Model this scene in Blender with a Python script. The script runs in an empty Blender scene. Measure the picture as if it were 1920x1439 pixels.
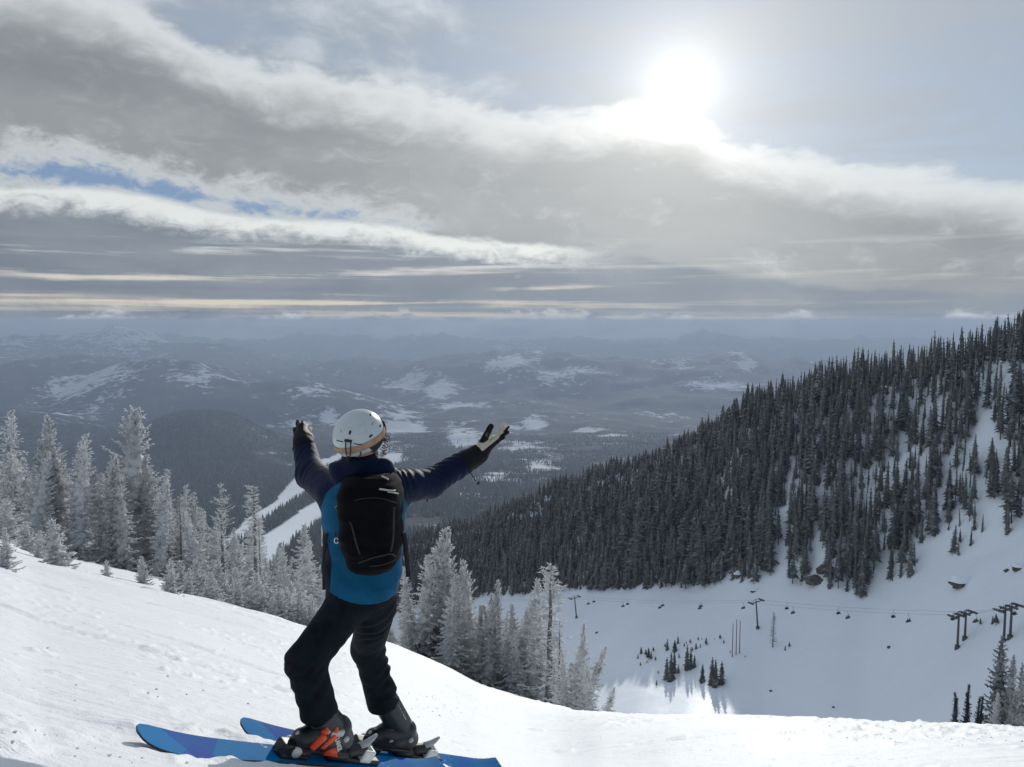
import bpy, math, random
import numpy as np
from mathutils import Vector, Matrix

SC = bpy.context.scene
COL = SC.collection
R = math.radians

# ------------------------------------------------------------------ camera
FPX = 1442.0                      # focal length of the phone camera in photograph pixels (1920 wide)
PITCH = R(4.6)
CP, SP = math.cos(PITCH), math.sin(PITCH)
cam_data = bpy.data.cameras.new('camera')
cam_data.sensor_width = 36.0
cam_data.lens = 36.0 * FPX / 1920.0
cam_data.clip_start = 0.05
cam_data.clip_end = 400000.0
cam = bpy.data.objects.new('camera', cam_data)
COL.objects.link(cam)
cam.location = (0, 0, 0)
cam.rotation_euler = (math.pi / 2 - PITCH, 0, 0)
SC.camera = cam

def ray(px, py):
    a = (px - 960.0) / FPX
    b = (719.5 - py) / FPX
    return np.array([a, CP + b * SP, -SP + b * CP])

def at(px, py, Y):
    d = ray(px, py)
    return d * (Y / d[1])

def az_ratio(px, py):
    d = ray(px, py)
    return math.atan2(d[0], d[1]), -d[2] / math.hypot(d[0], d[1])

# ------------------------------------------------------------------ render settings
SC.render.engine = 'CYCLES'
cy = SC.cycles
cy.use_denoising = True
try:
    cy.denoiser = 'OPENIMAGEDENOISE'
    cy.denoising_input_passes = 'RGB_ALBEDO_NORMAL'
    cy.denoising_prefilter = 'ACCURATE'
except Exception:
    pass
cy.max_bounces = 6
cy.diffuse_bounces = 4
cy.glossy_bounces = 2
cy.transmission_bounces = 2
cy.volume_bounces = 0
cy.sample_clamp_indirect = 6.0
cy.caustics_reflective = False
cy.caustics_refractive = False
vs = SC.view_settings
vs.view_transform = 'Standard'
vs.look = 'None'
vs.exposure = 0.30
vs.gamma = 1.0
vs.use_curve_mapping = False

# ------------------------------------------------------------------ sun and sky
_sd = ray(1277, 160)
SUN_AZ = math.atan2(_sd[0], _sd[1])
SUN_EL = math.atan2(_sd[2], math.hypot(_sd[0], _sd[1]))
SUN_DIR = Vector(_sd).normalized()
sun_data = bpy.data.lights.new('sun', 'SUN')
sun_data.energy = 2.0
sun_data.angle = R(0.6)
sun_data.color = (1.0, 0.965, 0.91)
sun = bpy.data.objects.new('sun', sun_data)
COL.objects.link(sun)
sun.rotation_euler = (-SUN_DIR).to_track_quat('-Z', 'Y').to_euler()

world = bpy.data.worlds.new('World')
SC.world = world
world.use_nodes = True


class E:
    """a shader value that can be used in arithmetic"""
    nt = None

    def __init__(self, s):
        self.s = s

    @staticmethod
    def node(t, **kw):
        n = E.nt.nodes.new(t)
        for k, v in kw.items():
            setattr(n, k, v)
        return n

    @staticmethod
    def put(sock, v):
        if isinstance(v, E):
            E.nt.links.new(v.s, sock)
        else:
            sock.default_value = v

    @staticmethod
    def math(op, a, b=None, c=None, clamp=False):
        n = E.node('ShaderNodeMath', operation=op, use_clamp=clamp)
        E.put(n.inputs[0], a)
        if b is not None:
            E.put(n.inputs[1], b)
        if c is not None:
            E.put(n.inputs[2], c)
        return E(n.outputs[0])

    def __add__(s, o): return E.math('ADD', s, o)
    __radd__ = __add__
    def __sub__(s, o): return E.math('SUBTRACT', s, o)
    def __rsub__(s, o): return E.math('SUBTRACT', o, s)
    def __mul__(s, o): return E.math('MULTIPLY', s, o)
    __rmul__ = __mul__
    def __truediv__(s, o): return E.math('DIVIDE', s, o)
    def __neg__(s): return E.math('MULTIPLY', s, -1.0)


def e_smooth(x, a, b, lo=0.0, hi=1.0):
    n = E.node('ShaderNodeMapRange', interpolation_type='SMOOTHSTEP')
    E.put(n.inputs['Value'], x)
    n.inputs['From Min'].default_value = a
    n.inputs['From Max'].default_value = b
    n.inputs['To Min'].default_value = lo
    n.inputs['To Max'].default_value = hi
    return E(n.outputs['Result'])

def e_xyz(x, y, z):
    n = E.node('ShaderNodeCombineXYZ')
    for i, v in enumerate((x, y, z)):
        E.put(n.inputs[i], v)
    return E(n.outputs[0])

def e_noise(vec, scale, detail=5.0, rough=0.55, dist=0.0):
    n = E.node('ShaderNodeTexNoise')
    if vec is not None:
        E.put(n.inputs['Vector'], vec)
    n.inputs['Scale'].default_value = scale
    n.inputs['Detail'].default_value = detail
    n.inputs['Roughness'].default_value = rough
    n.inputs['Distortion'].default_value = dist
    return E(n.outputs['Fac'])

def e_mix(f, a, b, mode='MIX'):
    n = E.node('ShaderNodeMix', data_type='RGBA', blend_type=mode)
    E.put(n.inputs[0], f)
    for sock, v in ((n.inputs[6], a), (n.inputs[7], b)):
        if isinstance(v, E):
            E.nt.links.new(v.s, sock)
        else:
            sock.default_value = (v[0], v[1], v[2], 1.0)
    return E(n.outputs[2])

def e_curve(x, pts, x0, x1, y0, y1):
    """piecewise smooth curve through pts, both axes rescaled to 0..1"""
    n = E.node('ShaderNodeFloatCurve')
    cu = n.mapping.curves[0]
    q = [((a - x0) / (x1 - x0), (b - y0) / (y1 - y0)) for a, b in pts]
    while len(cu.points) < len(q):
        cu.points.new(0.5, 0.5)
    for p, (a, b) in zip(cu.points, sorted(q)):
        p.location = (a, b)
        p.handle_type = 'AUTO'
    n.mapping.update()
    E.put(n.inputs['Value'], E.math('DIVIDE', x - x0, (x1 - x0), clamp=True))
    return E(n.outputs['Value']) * (y1 - y0) + y0

def skyU(px):
    return math.atan((px - 960.0) / FPX) * 14.42

def skyV(px, py):
    d = ray(px, py)
    return math.atan2(d[2], math.hypot(d[0], d[1])) * 14.42

def build_sky():
    nt = world.node_tree
    nt.nodes.clear()
    E.nt = nt
    out = E.node('ShaderNodeOutputWorld')
    bg = E.node('ShaderNodeBackground')
    nt.links.new(bg.outputs[0], out.inputs[0])
    sky = E.node('ShaderNodeTexSky', sky_type='NISHITA')
    sky.sun_disc = False
    sky.sun_elevation = SUN_EL
    sky.sun_rotation = SUN_AZ
    sky.altitude = 1900.0
    sky.air_density = 1.0
    sky.dust_density = 0.6
    sky.ozone_density = 2.0
    STR = 0.085
    tc = E.node('ShaderNodeTexCoord')
    sep = E.node('ShaderNodeSeparateXYZ')
    nt.links.new(tc.outputs['Generated'], sep.inputs[0])
    x, y, z = (E(sep.outputs[i]) for i in range(3))
    U = E.math('ARCTAN2', x, y) * 14.42
    V = E.math('ARCSINE', z) * 14.42
    # angle from the sun, degrees
    dot = E.node('ShaderNodeVectorMath', operation='DOT_PRODUCT')
    nt.links.new(tc.outputs['Generated'], dot.inputs[0])
    dot.inputs[1].default_value = SUN_DIR
    ang = E.math('ARCCOSINE', E.math('MINIMUM', E(dot.outputs['Value']), 1.0)) * 57.2958
    near = E.math('EXPONENT', ang * (-1.0 / 9.0))
    wide = E.math('EXPONENT', ang * (-1.0 / 22.0))

    def P(su, sv, w):
        return e_xyz(U * su, V * sv, w)

    def edge(pts):
        q = [(skyU(a), skyV(a, b)) for a, b in pts]
        return e_curve(U, q, -14.0, 14.0, -2.0, 10.0)

    nA = e_noise(P(0.42, 0.9, 1.3), 1.0, 5, 0.56, 0.3) - 0.5
    nB = e_noise(P(0.9, 2.0, 7.7), 1.0, 6, 0.58, 0.4) - 0.5
    nC = e_noise(P(0.22, 0.55, 3.1), 1.0, 4, 0.5) - 0.5
    nS = e_noise(P(0.16, 4.6, 5.0), 1.0, 5, 0.55, 0.25)
    nW = e_noise(P(0.28, 1.5, 11.0), 1.0, 6, 0.6, 0.6)
    nF = e_noise(P(2.2, 3.4, 2.0), 1.0, 6, 0.62, 0.5) - 0.5
    nG = e_noise(P(1.3, 2.6, 31.0), 1.0, 7, 0.66, 0.8) - 0.5

    # clear air, whitened by thin high cloud
    mul = E.node('ShaderNodeVectorMath', operation='SCALE')
    nt.links.new(sky.outputs[0], mul.inputs[0])
    mul.inputs['Scale'].default_value = STR
    blue = E(mul.outputs[0])
    veil = (e_smooth(nW + nC * 0.5, 0.36, 0.74) * 0.32 + 0.68) * e_smooth(ang, 110, 30, 0.70, 1.0)  # veil kept strong in the unseen sky behind the camera to raise ambient light
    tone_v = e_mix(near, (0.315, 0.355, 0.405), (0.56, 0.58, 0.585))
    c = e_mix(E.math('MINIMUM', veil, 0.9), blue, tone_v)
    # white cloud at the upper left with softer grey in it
    mW = e_smooth(e_smooth(U, 1.4, -2.6) * 0.85 + nA * 1.5 + nB * 0.5, 0.35, 0.95) * e_smooth(ang, 100, 45, 0.65, 1.0)  # its unseen part behind the camera is brightened for the same ambient fill
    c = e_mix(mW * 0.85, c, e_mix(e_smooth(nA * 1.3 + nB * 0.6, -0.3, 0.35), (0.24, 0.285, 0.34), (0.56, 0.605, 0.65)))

    # the wide grey deck below a bright upper edge
    vA = edge([(-700, -80), (-300, -80), (0, -60), (250, 0), (400, 62), (520, 104), (700, 150), (850, 188), (950, 222), (1080, 208), (1200, 199), (1277, 208),
               (1350, 252), (1500, 290), (1700, 318), (1860, 335), (2050, 380), (2400, 420)])
    a = vA - V + nA * 1.05 * e_smooth(U, 3.6, -3.0, 0.35, 1.0) + nB * 0.6 + nG * 0.55
    mA = e_smooth(a, -0.22, 0.30)
    deck = e_mix(e_smooth(nC * 1.2 + nA * 0.5, -0.32, 0.32), (0.135, 0.155, 0.176), (0.258, 0.274, 0.288))
    deck = e_mix(wide * 0.75, deck, (0.535, 0.555, 0.555))
    deck = e_mix(e_smooth(nG * 0.8 + nA * 0.6, -0.05, 0.40) * 0.35, deck, (0.46, 0.49, 0.51))
    deck = e_mix(e_smooth(nB + nC * 0.7, 0.05, 0.40) * 0.35, deck, (0.20, 0.225, 0.255))
    fray = e_smooth(nB * 0.7 + nG * 0.8 + nF * 0.3, 0.02, 0.36)
    deck = e_mix(fray * e_smooth(U, -8.0, 5.0, 0.10, 0.42), deck, (0.66, 0.67, 0.66))
    rim = e_smooth(a, -0.2, 0.12) * e_smooth(a, 0.95, 0.2)
    deck = e_mix(rim * 0.75, deck, e_mix(near, (0.64, 0.67, 0.69), (1.0, 1.0, 0.97)))
    c = e_mix(mA, c, deck)

    # a gap of blue sky at the left with small puffs in it
    vG = edge([(-700, 300), (-300, 310), (0, 327), (180, 330), (350, 368), (520, 392), (720, 410), (900, 440), (1150, 470), (1500, 500), (2400, 520)])
    wG = e_curve(U, [(-14, 0.20), (-9.5, 0.20), (-7.5, 0.30), (-6, 0.24), (-3.4, 0.16), (-1.8, 0.06), (-0.6, 0.0), (2, 0.0), (14, 0.0)], -14, 14, -0.2, 1.0)
    gd = wG - E.math('ABSOLUTE', V - vG + nB * 0.3) + nF * 0.75 + nG * 0.7 + nB * 0.5 - 0.03
    mG = e_smooth(gd, -0.06, 0.26) * e_smooth(wG, 0.0, 0.06)
    halo = e_smooth(gd, -0.42, -0.02) * e_smooth(wG, 0.0, 0.06)
    c = e_mix(halo * 0.62, c, (0.56, 0.60, 0.61))
    c = e_mix(mG * 0.80, c, e_mix(0.82, blue, (0.085, 0.170, 0.345)))

    # second bank with a white crest under the gap
    vC = edge([(-700, 325), (-300, 335), (0, 348), (250, 360), (450, 404), (700, 420), (850, 442), (1150, 470), (1300, 500), (1500, 530), (2400, 545)])
    g = vC - V + nB * 0.22 + nF * 0.14 + nG * 0.16
    mC = e_smooth(g, -0.05, 0.10)
    bank = e_mix(e_smooth(nA + nS * 0.4 - 0.2, -0.25, 0.25), (0.130, 0.158, 0.196), (0.212, 0.238, 0.272))
    bank = e_mix(wide * 0.55, bank, (0.40, 0.44, 0.475))
    crest = e_smooth(g + nA * 0.6 + nF * 0.35 + nG * 0.5, 0.52, 0.10) * e_smooth(U, 2.6, 0.2)
    bank = e_mix(crest * 0.95, bank, e_mix(wide, (0.60, 0.63, 0.63), (0.86, 0.87, 0.82)))
    c = e_mix(mC, c, bank)

    # long level streaks above the horizon, cream where they are lowest
    st = e_smooth(nS + nB * 0.14 + nG * 0.10, 0.53, 0.68) * e_smooth(V, 1.75, 1.2) * e_smooth(V, 0.05, 0.3)
    c = e_mix(st * e_smooth(U, 6.0, -1.0, 0.25, 0.80), c, e_mix(e_smooth(V, 1.3, 0.35), (0.60, 0.62, 0.62), (0.68, 0.62, 0.48)))
    nL = e_noise(P(0.12, 7.0, 9.0), 1.0, 4, 0.5, 0.2)
    vL = edge([(-700, 540), (0, 566), (400, 582), (700, 592), (1000, 600), (1400, 606), (1700, 618), (2400, 640)])
    lv = E.math('ABSOLUTE', V - vL + nA * 0.10)
    c = e_mix(e_smooth(lv, 0.26, 0.02) * e_smooth(nL + nG * 0.25, 0.42, 0.64) * 0.75, c, (0.66, 0.60, 0.47))

    # heaped cloud lying along the horizon
    nH = e_noise(P(0.9, 1.6, 21.0), 1.0, 5, 0.6, 0.3) - 0.5
    hb = nH * 1.0 + 0.10 - V - nC * 0.3 + nG * 0.15
    mH = e_smooth(hb, -0.03, 0.08)
    nK = e_noise(P(0.55, 2.4, 41.0), 1.0, 6, 0.62, 0.5) - 0.5
    heap = e_mix(e_smooth(nK * 1.0 + nG * 0.7 + nH * 0.4, -0.28, 0.36), (0.07, 0.095, 0.135), (0.74, 0.76, 0.76))
    heap = e_mix(e_smooth(hb, 0.16, 0.0) * e_smooth(nG, -0.05, 0.2) * 0.6, heap, (0.62, 0.58, 0.48))
    c = e_mix(mH, c, heap)

    # the sun behind thin cloud and the bright air around it
    nt2 = e_smooth(ang + nB * 0.7, 1.95, 1.1) * 2.4
    nt2 = nt2 * (1.0 - mA * 0.75) + E.math('EXPONENT', ang * (-1 / 1.6)) * rim * 0.8
    glow = nt2 + E.math('EXPONENT', ang * (-1 / 1.3)) * 0.55 + E.math('EXPONENT', ang * (-1 / 4.5)) * 0.26 + E.math('EXPONENT', ang * (-1 / 11.0)) * 0.07
    gl = E.node('ShaderNodeVectorMath', operation='SCALE')
    gl.inputs[0].default_value = (1.0, 0.96, 0.86)
    E.put(gl.inputs['Scale'], glow)
    add = E.node('ShaderNodeVectorMath', operation='ADD')
    nt.links.new(c.s, add.inputs[0])
    nt.links.new(gl.outputs[0], add.inputs[1])
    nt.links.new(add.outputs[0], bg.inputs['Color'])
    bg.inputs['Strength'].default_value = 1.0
    try:
        world.cycles.sampling_method = 'MANUAL'
        world.cycles.sample_map_resolution = 1024
    except Exception:
        pass

build_sky()

# ------------------------------------------------------------------ noise, mesh and material helpers
def _hash(ix, iy, iz, seed):
    h = (ix.astype(np.int64) * 374761393 + iy.astype(np.int64) * 668265263 + iz.astype(np.int64) * 2147483647 + seed * 1274126177) & 0xFFFFFFFF
    h = ((h ^ (h >> 13)) * 1274126177) & 0xFFFFFFFF
    h = ((h ^ (h >> 16)) * 2246822519) & 0xFFFFFFFF
    return ((h ^ (h >> 15)) & 0xFFFFFF).astype(np.float64) / 0xFFFFFF

def vnoise2(x, y, seed=0):
    """smooth value noise in -1..1"""
    x0, y0 = np.floor(x), np.floor(y)
    fx, fy = x - x0, y - y0
    fx = fx * fx * fx * (fx * (fx * 6 - 15) + 10)
    fy = fy * fy * fy * (fy * (fy * 6 - 15) + 10)
    zz = np.zeros_like(x0)
    a = _hash(x0, y0, zz, seed); b = _hash(x0 + 1, y0, zz, seed)
    c = _hash(x0, y0 + 1, zz, seed); d = _hash(x0 + 1, y0 + 1, zz, seed)
    return ((a * (1 - fx) + b * fx) * (1 - fy) + (c * (1 - fx) + d * fx) * fy) * 2 - 1

def fbm2(x, y, oct=4, seed=0, gain=0.5, ridged=False):
    s = np.zeros_like(x); amp = 1.0; tot = 0.0
    for i in range(oct):
        n = vnoise2(x + 17.3 * i, y - 9.1 * i, seed + i)
        if ridged:
            n = 1 - 2 * np.abs(n)
        s += n * amp; tot += amp; amp *= gain
        x, y = (x * 1.6 - y * 1.2), (x * 1.2 + y * 1.6)
    return s / tot

def vnoise3(p, seed=0):
    i = np.floor(p); f = p - i
    f = f * f * (3 - 2 * f)
    r = 0
    for dx in (0, 1):
        wx = f[:, 0] if dx else 1 - f[:, 0]
        for dy in (0, 1):
            wy = f[:, 1] if dy else 1 - f[:, 1]
            for dz in (0, 1):
                wz = f[:, 2] if dz else 1 - f[:, 2]
                r = r + _hash(i[:, 0] + dx, i[:, 1] + dy, i[:, 2] + dz, seed) * wx * wy * wz
    return r * 2 - 1

def sstep(x, a, b):
    t = np.clip((x - a) / (b - a), 0, 1)
    return t * t * (3 - 2 * t)

def mesh_np(name, verts, faces, smooth=True):
    """verts (n,3) array, faces (m,k) array or list of arrays"""
    me = bpy.data.meshes.new(name)
    verts = np.asarray(verts, dtype=np.float32)
    fl = faces if isinstance(faces, (list, tuple)) else [faces]
    fl = [np.asarray(f, dtype=np.int32) for f in fl if len(f)]
    nl = sum(f.size for f in fl); nf = sum(len(f) for f in fl)
    me.vertices.add(len(verts)); me.vertices.foreach_set('co', verts.ravel())
    me.loops.add(nl); me.polygons.add(nf)
    me.loops.foreach_set('vertex_index', np.concatenate([f.ravel() for f in fl]))
    starts, o = [], 0
    for f in fl:
        k = f.shape[1]
        starts.append(o + np.arange(len(f)) * k); o += f.size
    me.polygons.foreach_set('loop_start', np.concatenate(starts).astype(np.int32))
    me.update(calc_edges=True)
    if smooth:
        me.polygons.foreach_set('use_smooth', np.ones(nf, dtype=bool))
    return me

def fattr(me, name, vals):
    a = me.attributes.new(name, 'FLOAT', 'POINT')
    a.data.foreach_set('value', np.asarray(vals, dtype=np.float32).ravel())

def obj(name, me, mats=None, parent=None, loc=None):
    o = bpy.data.objects.new(name, me)
    COL.objects.link(o)
    if mats is not None and me is not None and len(me.materials) == 0:
        for m in (mats if isinstance(mats, (list, tuple)) else [mats]):
            me.materials.append(m)
    if parent is not None:
        o.parent = parent
    if loc is not None:
        o.location = loc
    return o

def tag(o, label=None, cat=None, group=None, kind=None):
    if label: o['label'] = label
    if cat: o['category'] = cat
    if group: o['group'] = group
    if kind: o['kind'] = kind
    return o

def empty(name, loc=(0, 0, 0), rz=0.0):
    o = bpy.data.objects.new(name, None)
    o.empty_display_size = 0.2
    COL.objects.link(o)
    o.location = loc
    o.rotation_euler = (0, 0, rz)
    return o

def mat(name, col, rough=0.6, spec=0.5, metal=0.0, noise=None, bump=None, sheen=0.0):
    """principled material; noise=(scale, amount) varies the colour, bump=(scale, strength, distance)"""
    m = bpy.data.materials.new(name)
    m.use_nodes = True
    nt = m.node_tree
    E.nt = nt
    b = nt.nodes['Principled BSDF']
    b.inputs['Base Color'].default_value = (*col, 1)
    b.inputs['Roughness'].default_value = rough
    b.inputs['Specular IOR Level'].default_value = spec
    b.inputs['Metallic'].default_value = metal
    if sheen:
        b.inputs['Sheen Weight'].default_value = sheen
    tc = E.node('ShaderNodeTexCoord')
    if noise:
        n = e_noise(E(tc.outputs['Object']), noise[0], 4, 0.6)
        k = noise[1]
        c = e_mix(e_smooth(n, 0.3, 0.7), [v * (1 - k) for v in col], [min(1, v * (1 + k)) for v in col])
        nt.links.new(c.s, b.inputs['Base Color'])
    if bump:
        n = e_noise(E(tc.outputs['Object']), bump[0], 5, 0.6)
        bn = E.node('ShaderNodeBump')
        bn.inputs['Strength'].default_value = bump[1]
        bn.inputs['Distance'].default_value = bump[2]
        nt.links.new(n.s, bn.inputs['Height'])
        nt.links.new(bn.outputs[0], b.inputs['Normal'])
    return m

def grid_faces(nr, nc, wrap=False):
    i = np.arange(nr - 1)[:, None]
    j = np.arange(nc if wrap else nc - 1)[None, :]
    j2 = (j + 1) % nc
    a = i * nc + j; b = i * nc + j2
    return np.stack([a, b, b + nc, a + nc], -1).reshape(-1, 4)

# ------------------------------------------------------------------ the near snow slope
# edge of the slope as seen from the camera: photograph x, y, distance in metres, lift of the near snow
EDGE = [(-900, 780, 66, .6), (-500, 880, 64, .6), (-150, 966, 60, .62), (0, 1008, 57, .64), (60, 1030, 55, .65), (150, 1052, 53, .65), (330, 1093, 50, .66), (450, 1125, 47, .67),
        (560, 1155, 44, .68), (650, 1180, 42, .68), (740, 1210, 41, .68), (820, 1244, 40, .69), (900, 1286, 37, .70), (980, 1312, 31, .74),
        (1050, 1329, 22, .82), (1120, 1336, 16, .92), (1250, 1341, 12, 1.1), (1400, 1346, 10, 1.25), (1650, 1357, 9, 1.35),
        (1920, 1367, 8.5, 1.4), (2300, 1390, 8, 1.45), (2900, 1420, 8, 1.45)]
_e = np.array([[*az_ratio(x, y), D, h] for x, y, D, h in EDGE])
_azf = np.linspace(-math.pi, math.pi, 1441)
def _soft(v, k=7):
    w = np.hanning(2 * k + 1); w /= w.sum()
    return np.convolve(np.pad(v, k, mode='edge'), w, 'valid')
_rF = _soft(np.interp(_azf, _e[:, 0], _e[:, 1]), 4)
_DF = np.exp(_soft(np.log(np.interp(_azf, _e[:, 0], _e[:, 2])), 5))
_hF = _soft(np.interp(_azf, _e[:, 0], _e[:, 3]), 8)

def near_base(x, y):
    x = np.asarray(x, float); y = np.asarray(y, float)
    d = np.hypot(x, y) + 1e-6
    az = np.arctan2(x, y)
    r = np.interp(az, _azf, _rF); D = np.interp(az, _azf, _DF); h = np.interp(az, _azf, _hF)
    t = d / D
    q = np.where(t < 1.7, (1 - t) ** 2, 0.49 + 1.4 * (t - 1.7))
    z = -(r * d + h * q)
    e = np.maximum(d - D, 0); w = 0.7 * D
    z -= 0.34 * (e - w * (1 - np.exp(-e / w)))
    k = sstep(d, 0.6, 2.6)
    return z * k + (-1.32 - 0.12 * x) * (1 - k)

def hit(f, px, py, lo=1.0, hi=2000.0, n=4000):
    """first point where the sight line through a pixel meets the ground f(x, y)"""
    v = ray(px, py); v = v / math.hypot(v[0], v[1])
    t = np.geomspace(lo, hi, n)
    g = v[2] * t - f(v[0] * t, v[1] * t)
    i = np.where(g < 0)[0]
    if len(i) == 0:
        return None
    k = i[0]
    if k == 0:
        return v * t[0]
    s = g[k - 1] / (g[k - 1] - g[k])
    return v * (t[k - 1] + s * (t[k] - t[k - 1]))

# where the two skis lie (the snow is pressed flat there)
SKI_N_BOOT = hit(near_base, 592, 1425)
SKI_N_TIP = hit(near_base, 330, 1402)
SKI_F_BOOT = hit(near_base, 724, 1415)
_tn = (SKI_N_TIP - SKI_N_BOOT) / np.linalg.norm(SKI_N_TIP - SKI_N_BOOT)
SKI_F_AIM = at(486, 1381, SKI_F_BOOT[1] + 0.62 * _tn[1])          # its front half is held just off the snow
SKI_F_TIP = np.array([SKI_F_AIM[0], SKI_F_AIM[1], float(near_base(SKI_F_AIM[0], SKI_F_AIM[1]))])
print('SKI', _tn, SKI_F_AIM - SKI_F_BOOT, SKI_F_AIM[2] - SKI_F_TIP[2])

def seg_dist(x, y, a, b):
    ab = (b - a)[:2]; L2 = ab @ ab
    t = ((x - a[0]) * ab[0] + (y - a[1]) * ab[1]) / L2
    t = np.clip(t, -1.2, 1.35)
    return np.hypot(x - a[0] - t * ab[0], y - a[1] - t * ab[1]), t

def near_full(x, y):
    z = near_base(x, y)
    d = np.hypot(x, y); az = np.arctan2(x, y)
    far = np.clip(d / 6.0, 0.4, 3.0)
    z = z + 0.030 * fbm2(x * 0.35, y * 0.35, 3, 3) * np.clip(d / 4, 0.4, 5)
    z += 0.006 * fbm2(x * 2.3, y * 2.3, 3, 5) * far
    # packed snow: patches of small chopped lumps, stretched along the fall line
    ca, sa = math.cos(0.5), math.sin(0.5)
    u, v = x * ca - y * sa, x * sa + y * ca
    patch = sstep(fbm2(u * 0.5 + 4, v * 1.3, 3, 11), 0.05, 0.45)
    lump = np.maximum(fbm2(x * 11, y * 11, 3, 13), 0) ** 1.3
    z += patch * lump * 0.011 * np.clip(d / 9, 0.45, 2.0)
    # heavily chopped snow at the lower left and along the right-hand edge
    m1 = sstep(x, -0.35, -1.5) * sstep(y, 3.55, 3.05) * sstep(fbm2(x * 1.1, y * 1.1, 2, 17), -0.7, 0.0)
    lump2 = np.maximum(fbm2(x * 8.0, y * 8.0, 3, 19), -0.15)
    z += m1 * lump2 * 0.055
    m2 = sstep(x, 0.6, 2.0) * sstep(d, 5.2, 7.0) * sstep(fbm2(u * 0.9, v * 0.6, 2, 23), -0.35, 0.3)
    z += m2 * np.maximum(fbm2(x * 9.5, y * 9.5, 3, 29), 0) * 0.045
    m3 = sstep(fbm2(u * 0.45 + 9, v * 0.9 - 3, 2, 31), 0.18, 0.5)
    z += m3 * np.maximum(vnoise2(x * 15, y * 15, 37) - 0.45, 0) * 0.035
    # old ski tracks: long shallow curved grooves
    for k, (c0, bend, wid, dep) in enumerate(((0.8, .010, .07, .016), (2.1, -.006, .06, .014), (3.6, .004, .08, .016), (5.6, .006, .09, .02), (8.2, -.004, .10, .022),
                                              (10.5, .003, .12, .025), (14.0, .002, .14, .03), (19.0, -.002, .16, .035), (26.0, .001, .18, .04), (-1.3, .02, .05, .010))):
        q = (y - 3.0) * 0.93 + x * 0.36 - c0 - bend * (x + 6) ** 2 + 0.25 * vnoise2(x * 0.25, y * 0.25, 60 + k)
        dep = dep * 1.5
        z -= dep * np.exp(-(q / wid) ** 2) * sstep(vnoise2(x * 0.5, y * 0.5, 70 + k), -0.5, 0.1)
        z += dep * 0.7 * np.exp(-((q - wid * 1.9) / wid) ** 2) * sstep(vnoise2(x * 6, y * 6, 80 + k), 0.0, 0.5)
    # a few loose clods
    for px, py, s in ((65, 1221, .06), (82, 1222, .05), (310, 1256, .055), (245, 1268, .03), (258, 1270, .028), (36, 1232, .03), (100, 1232, .03), (350, 1266, .03),
                      (835, 1330, .05), (850, 1336, .04), (905, 1318, .05), (1905, 1404, .05), (1675, 1400, .05), (1760, 1376, .07)):
        p = hit(near_base, px, py)
        if p is not None:
            for ox, oy, kk in ((0, 0, 1), (.9, .3, .7), (-.7, .5, .6)):
                z += s * 0.55 * kk * np.exp(-(((x - p[0] - ox * s) ** 2 + (y - p[1] - oy * s) ** 2) / (0.55 * s * kk) ** 2))
    # ski beds
    for A, B, off in ((SKI_N_BOOT, SKI_N_TIP, 0.0), (SKI_F_BOOT, SKI_F_TIP, 0.0)):
        q, t = seg_dist(x, y, A, B)
        zz = A[2] + (B[2] - A[2]) * t
        w = sstep(q, 0.16, 0.075) * sstep(t, 1.30, 1.05)
        z = z * (1 - w) + (np.minimum(zz, z + 0.5) - 0.012) * w
        ridge = np.exp(-((q - 0.125) / 0.028) ** 2) * sstep(t, 1.25, 0.9) * sstep(t, 0.1, 0.5)
        z += ridge * (0.010 + 0.012 * vnoise2(x * 14, y * 14, 41))
    return z

def build_near():
    nr, nc = 385, 880
    d = np.concatenate([[0.05, 0.5, 0.9, 1.3, 1.7], np.geomspace(2.0, 60, 320), np.geomspace(61.5, 420, nr - 325)])
    s = np.linspace(-1, 1, nc)
    az = R(46) * s + (R(178) - R(46)) * np.sign(s) * np.maximum(np.abs(s) - 0.93, 0) / 0.07 * np.abs(s)
    Dm, A = np.meshgrid(d, az, indexing='ij')
    x, y = Dm * np.sin(A), Dm * np.cos(A)
    z = near_full(x.ravel(), y.ravel())
    me = mesh_np('snow_slope', np.stack([x.ravel(), y.ravel(), z], -1), grid_faces(nr, nc))
    return tag(obj('snow_slope', me, MAT_SNOW), kind='structure')

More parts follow.
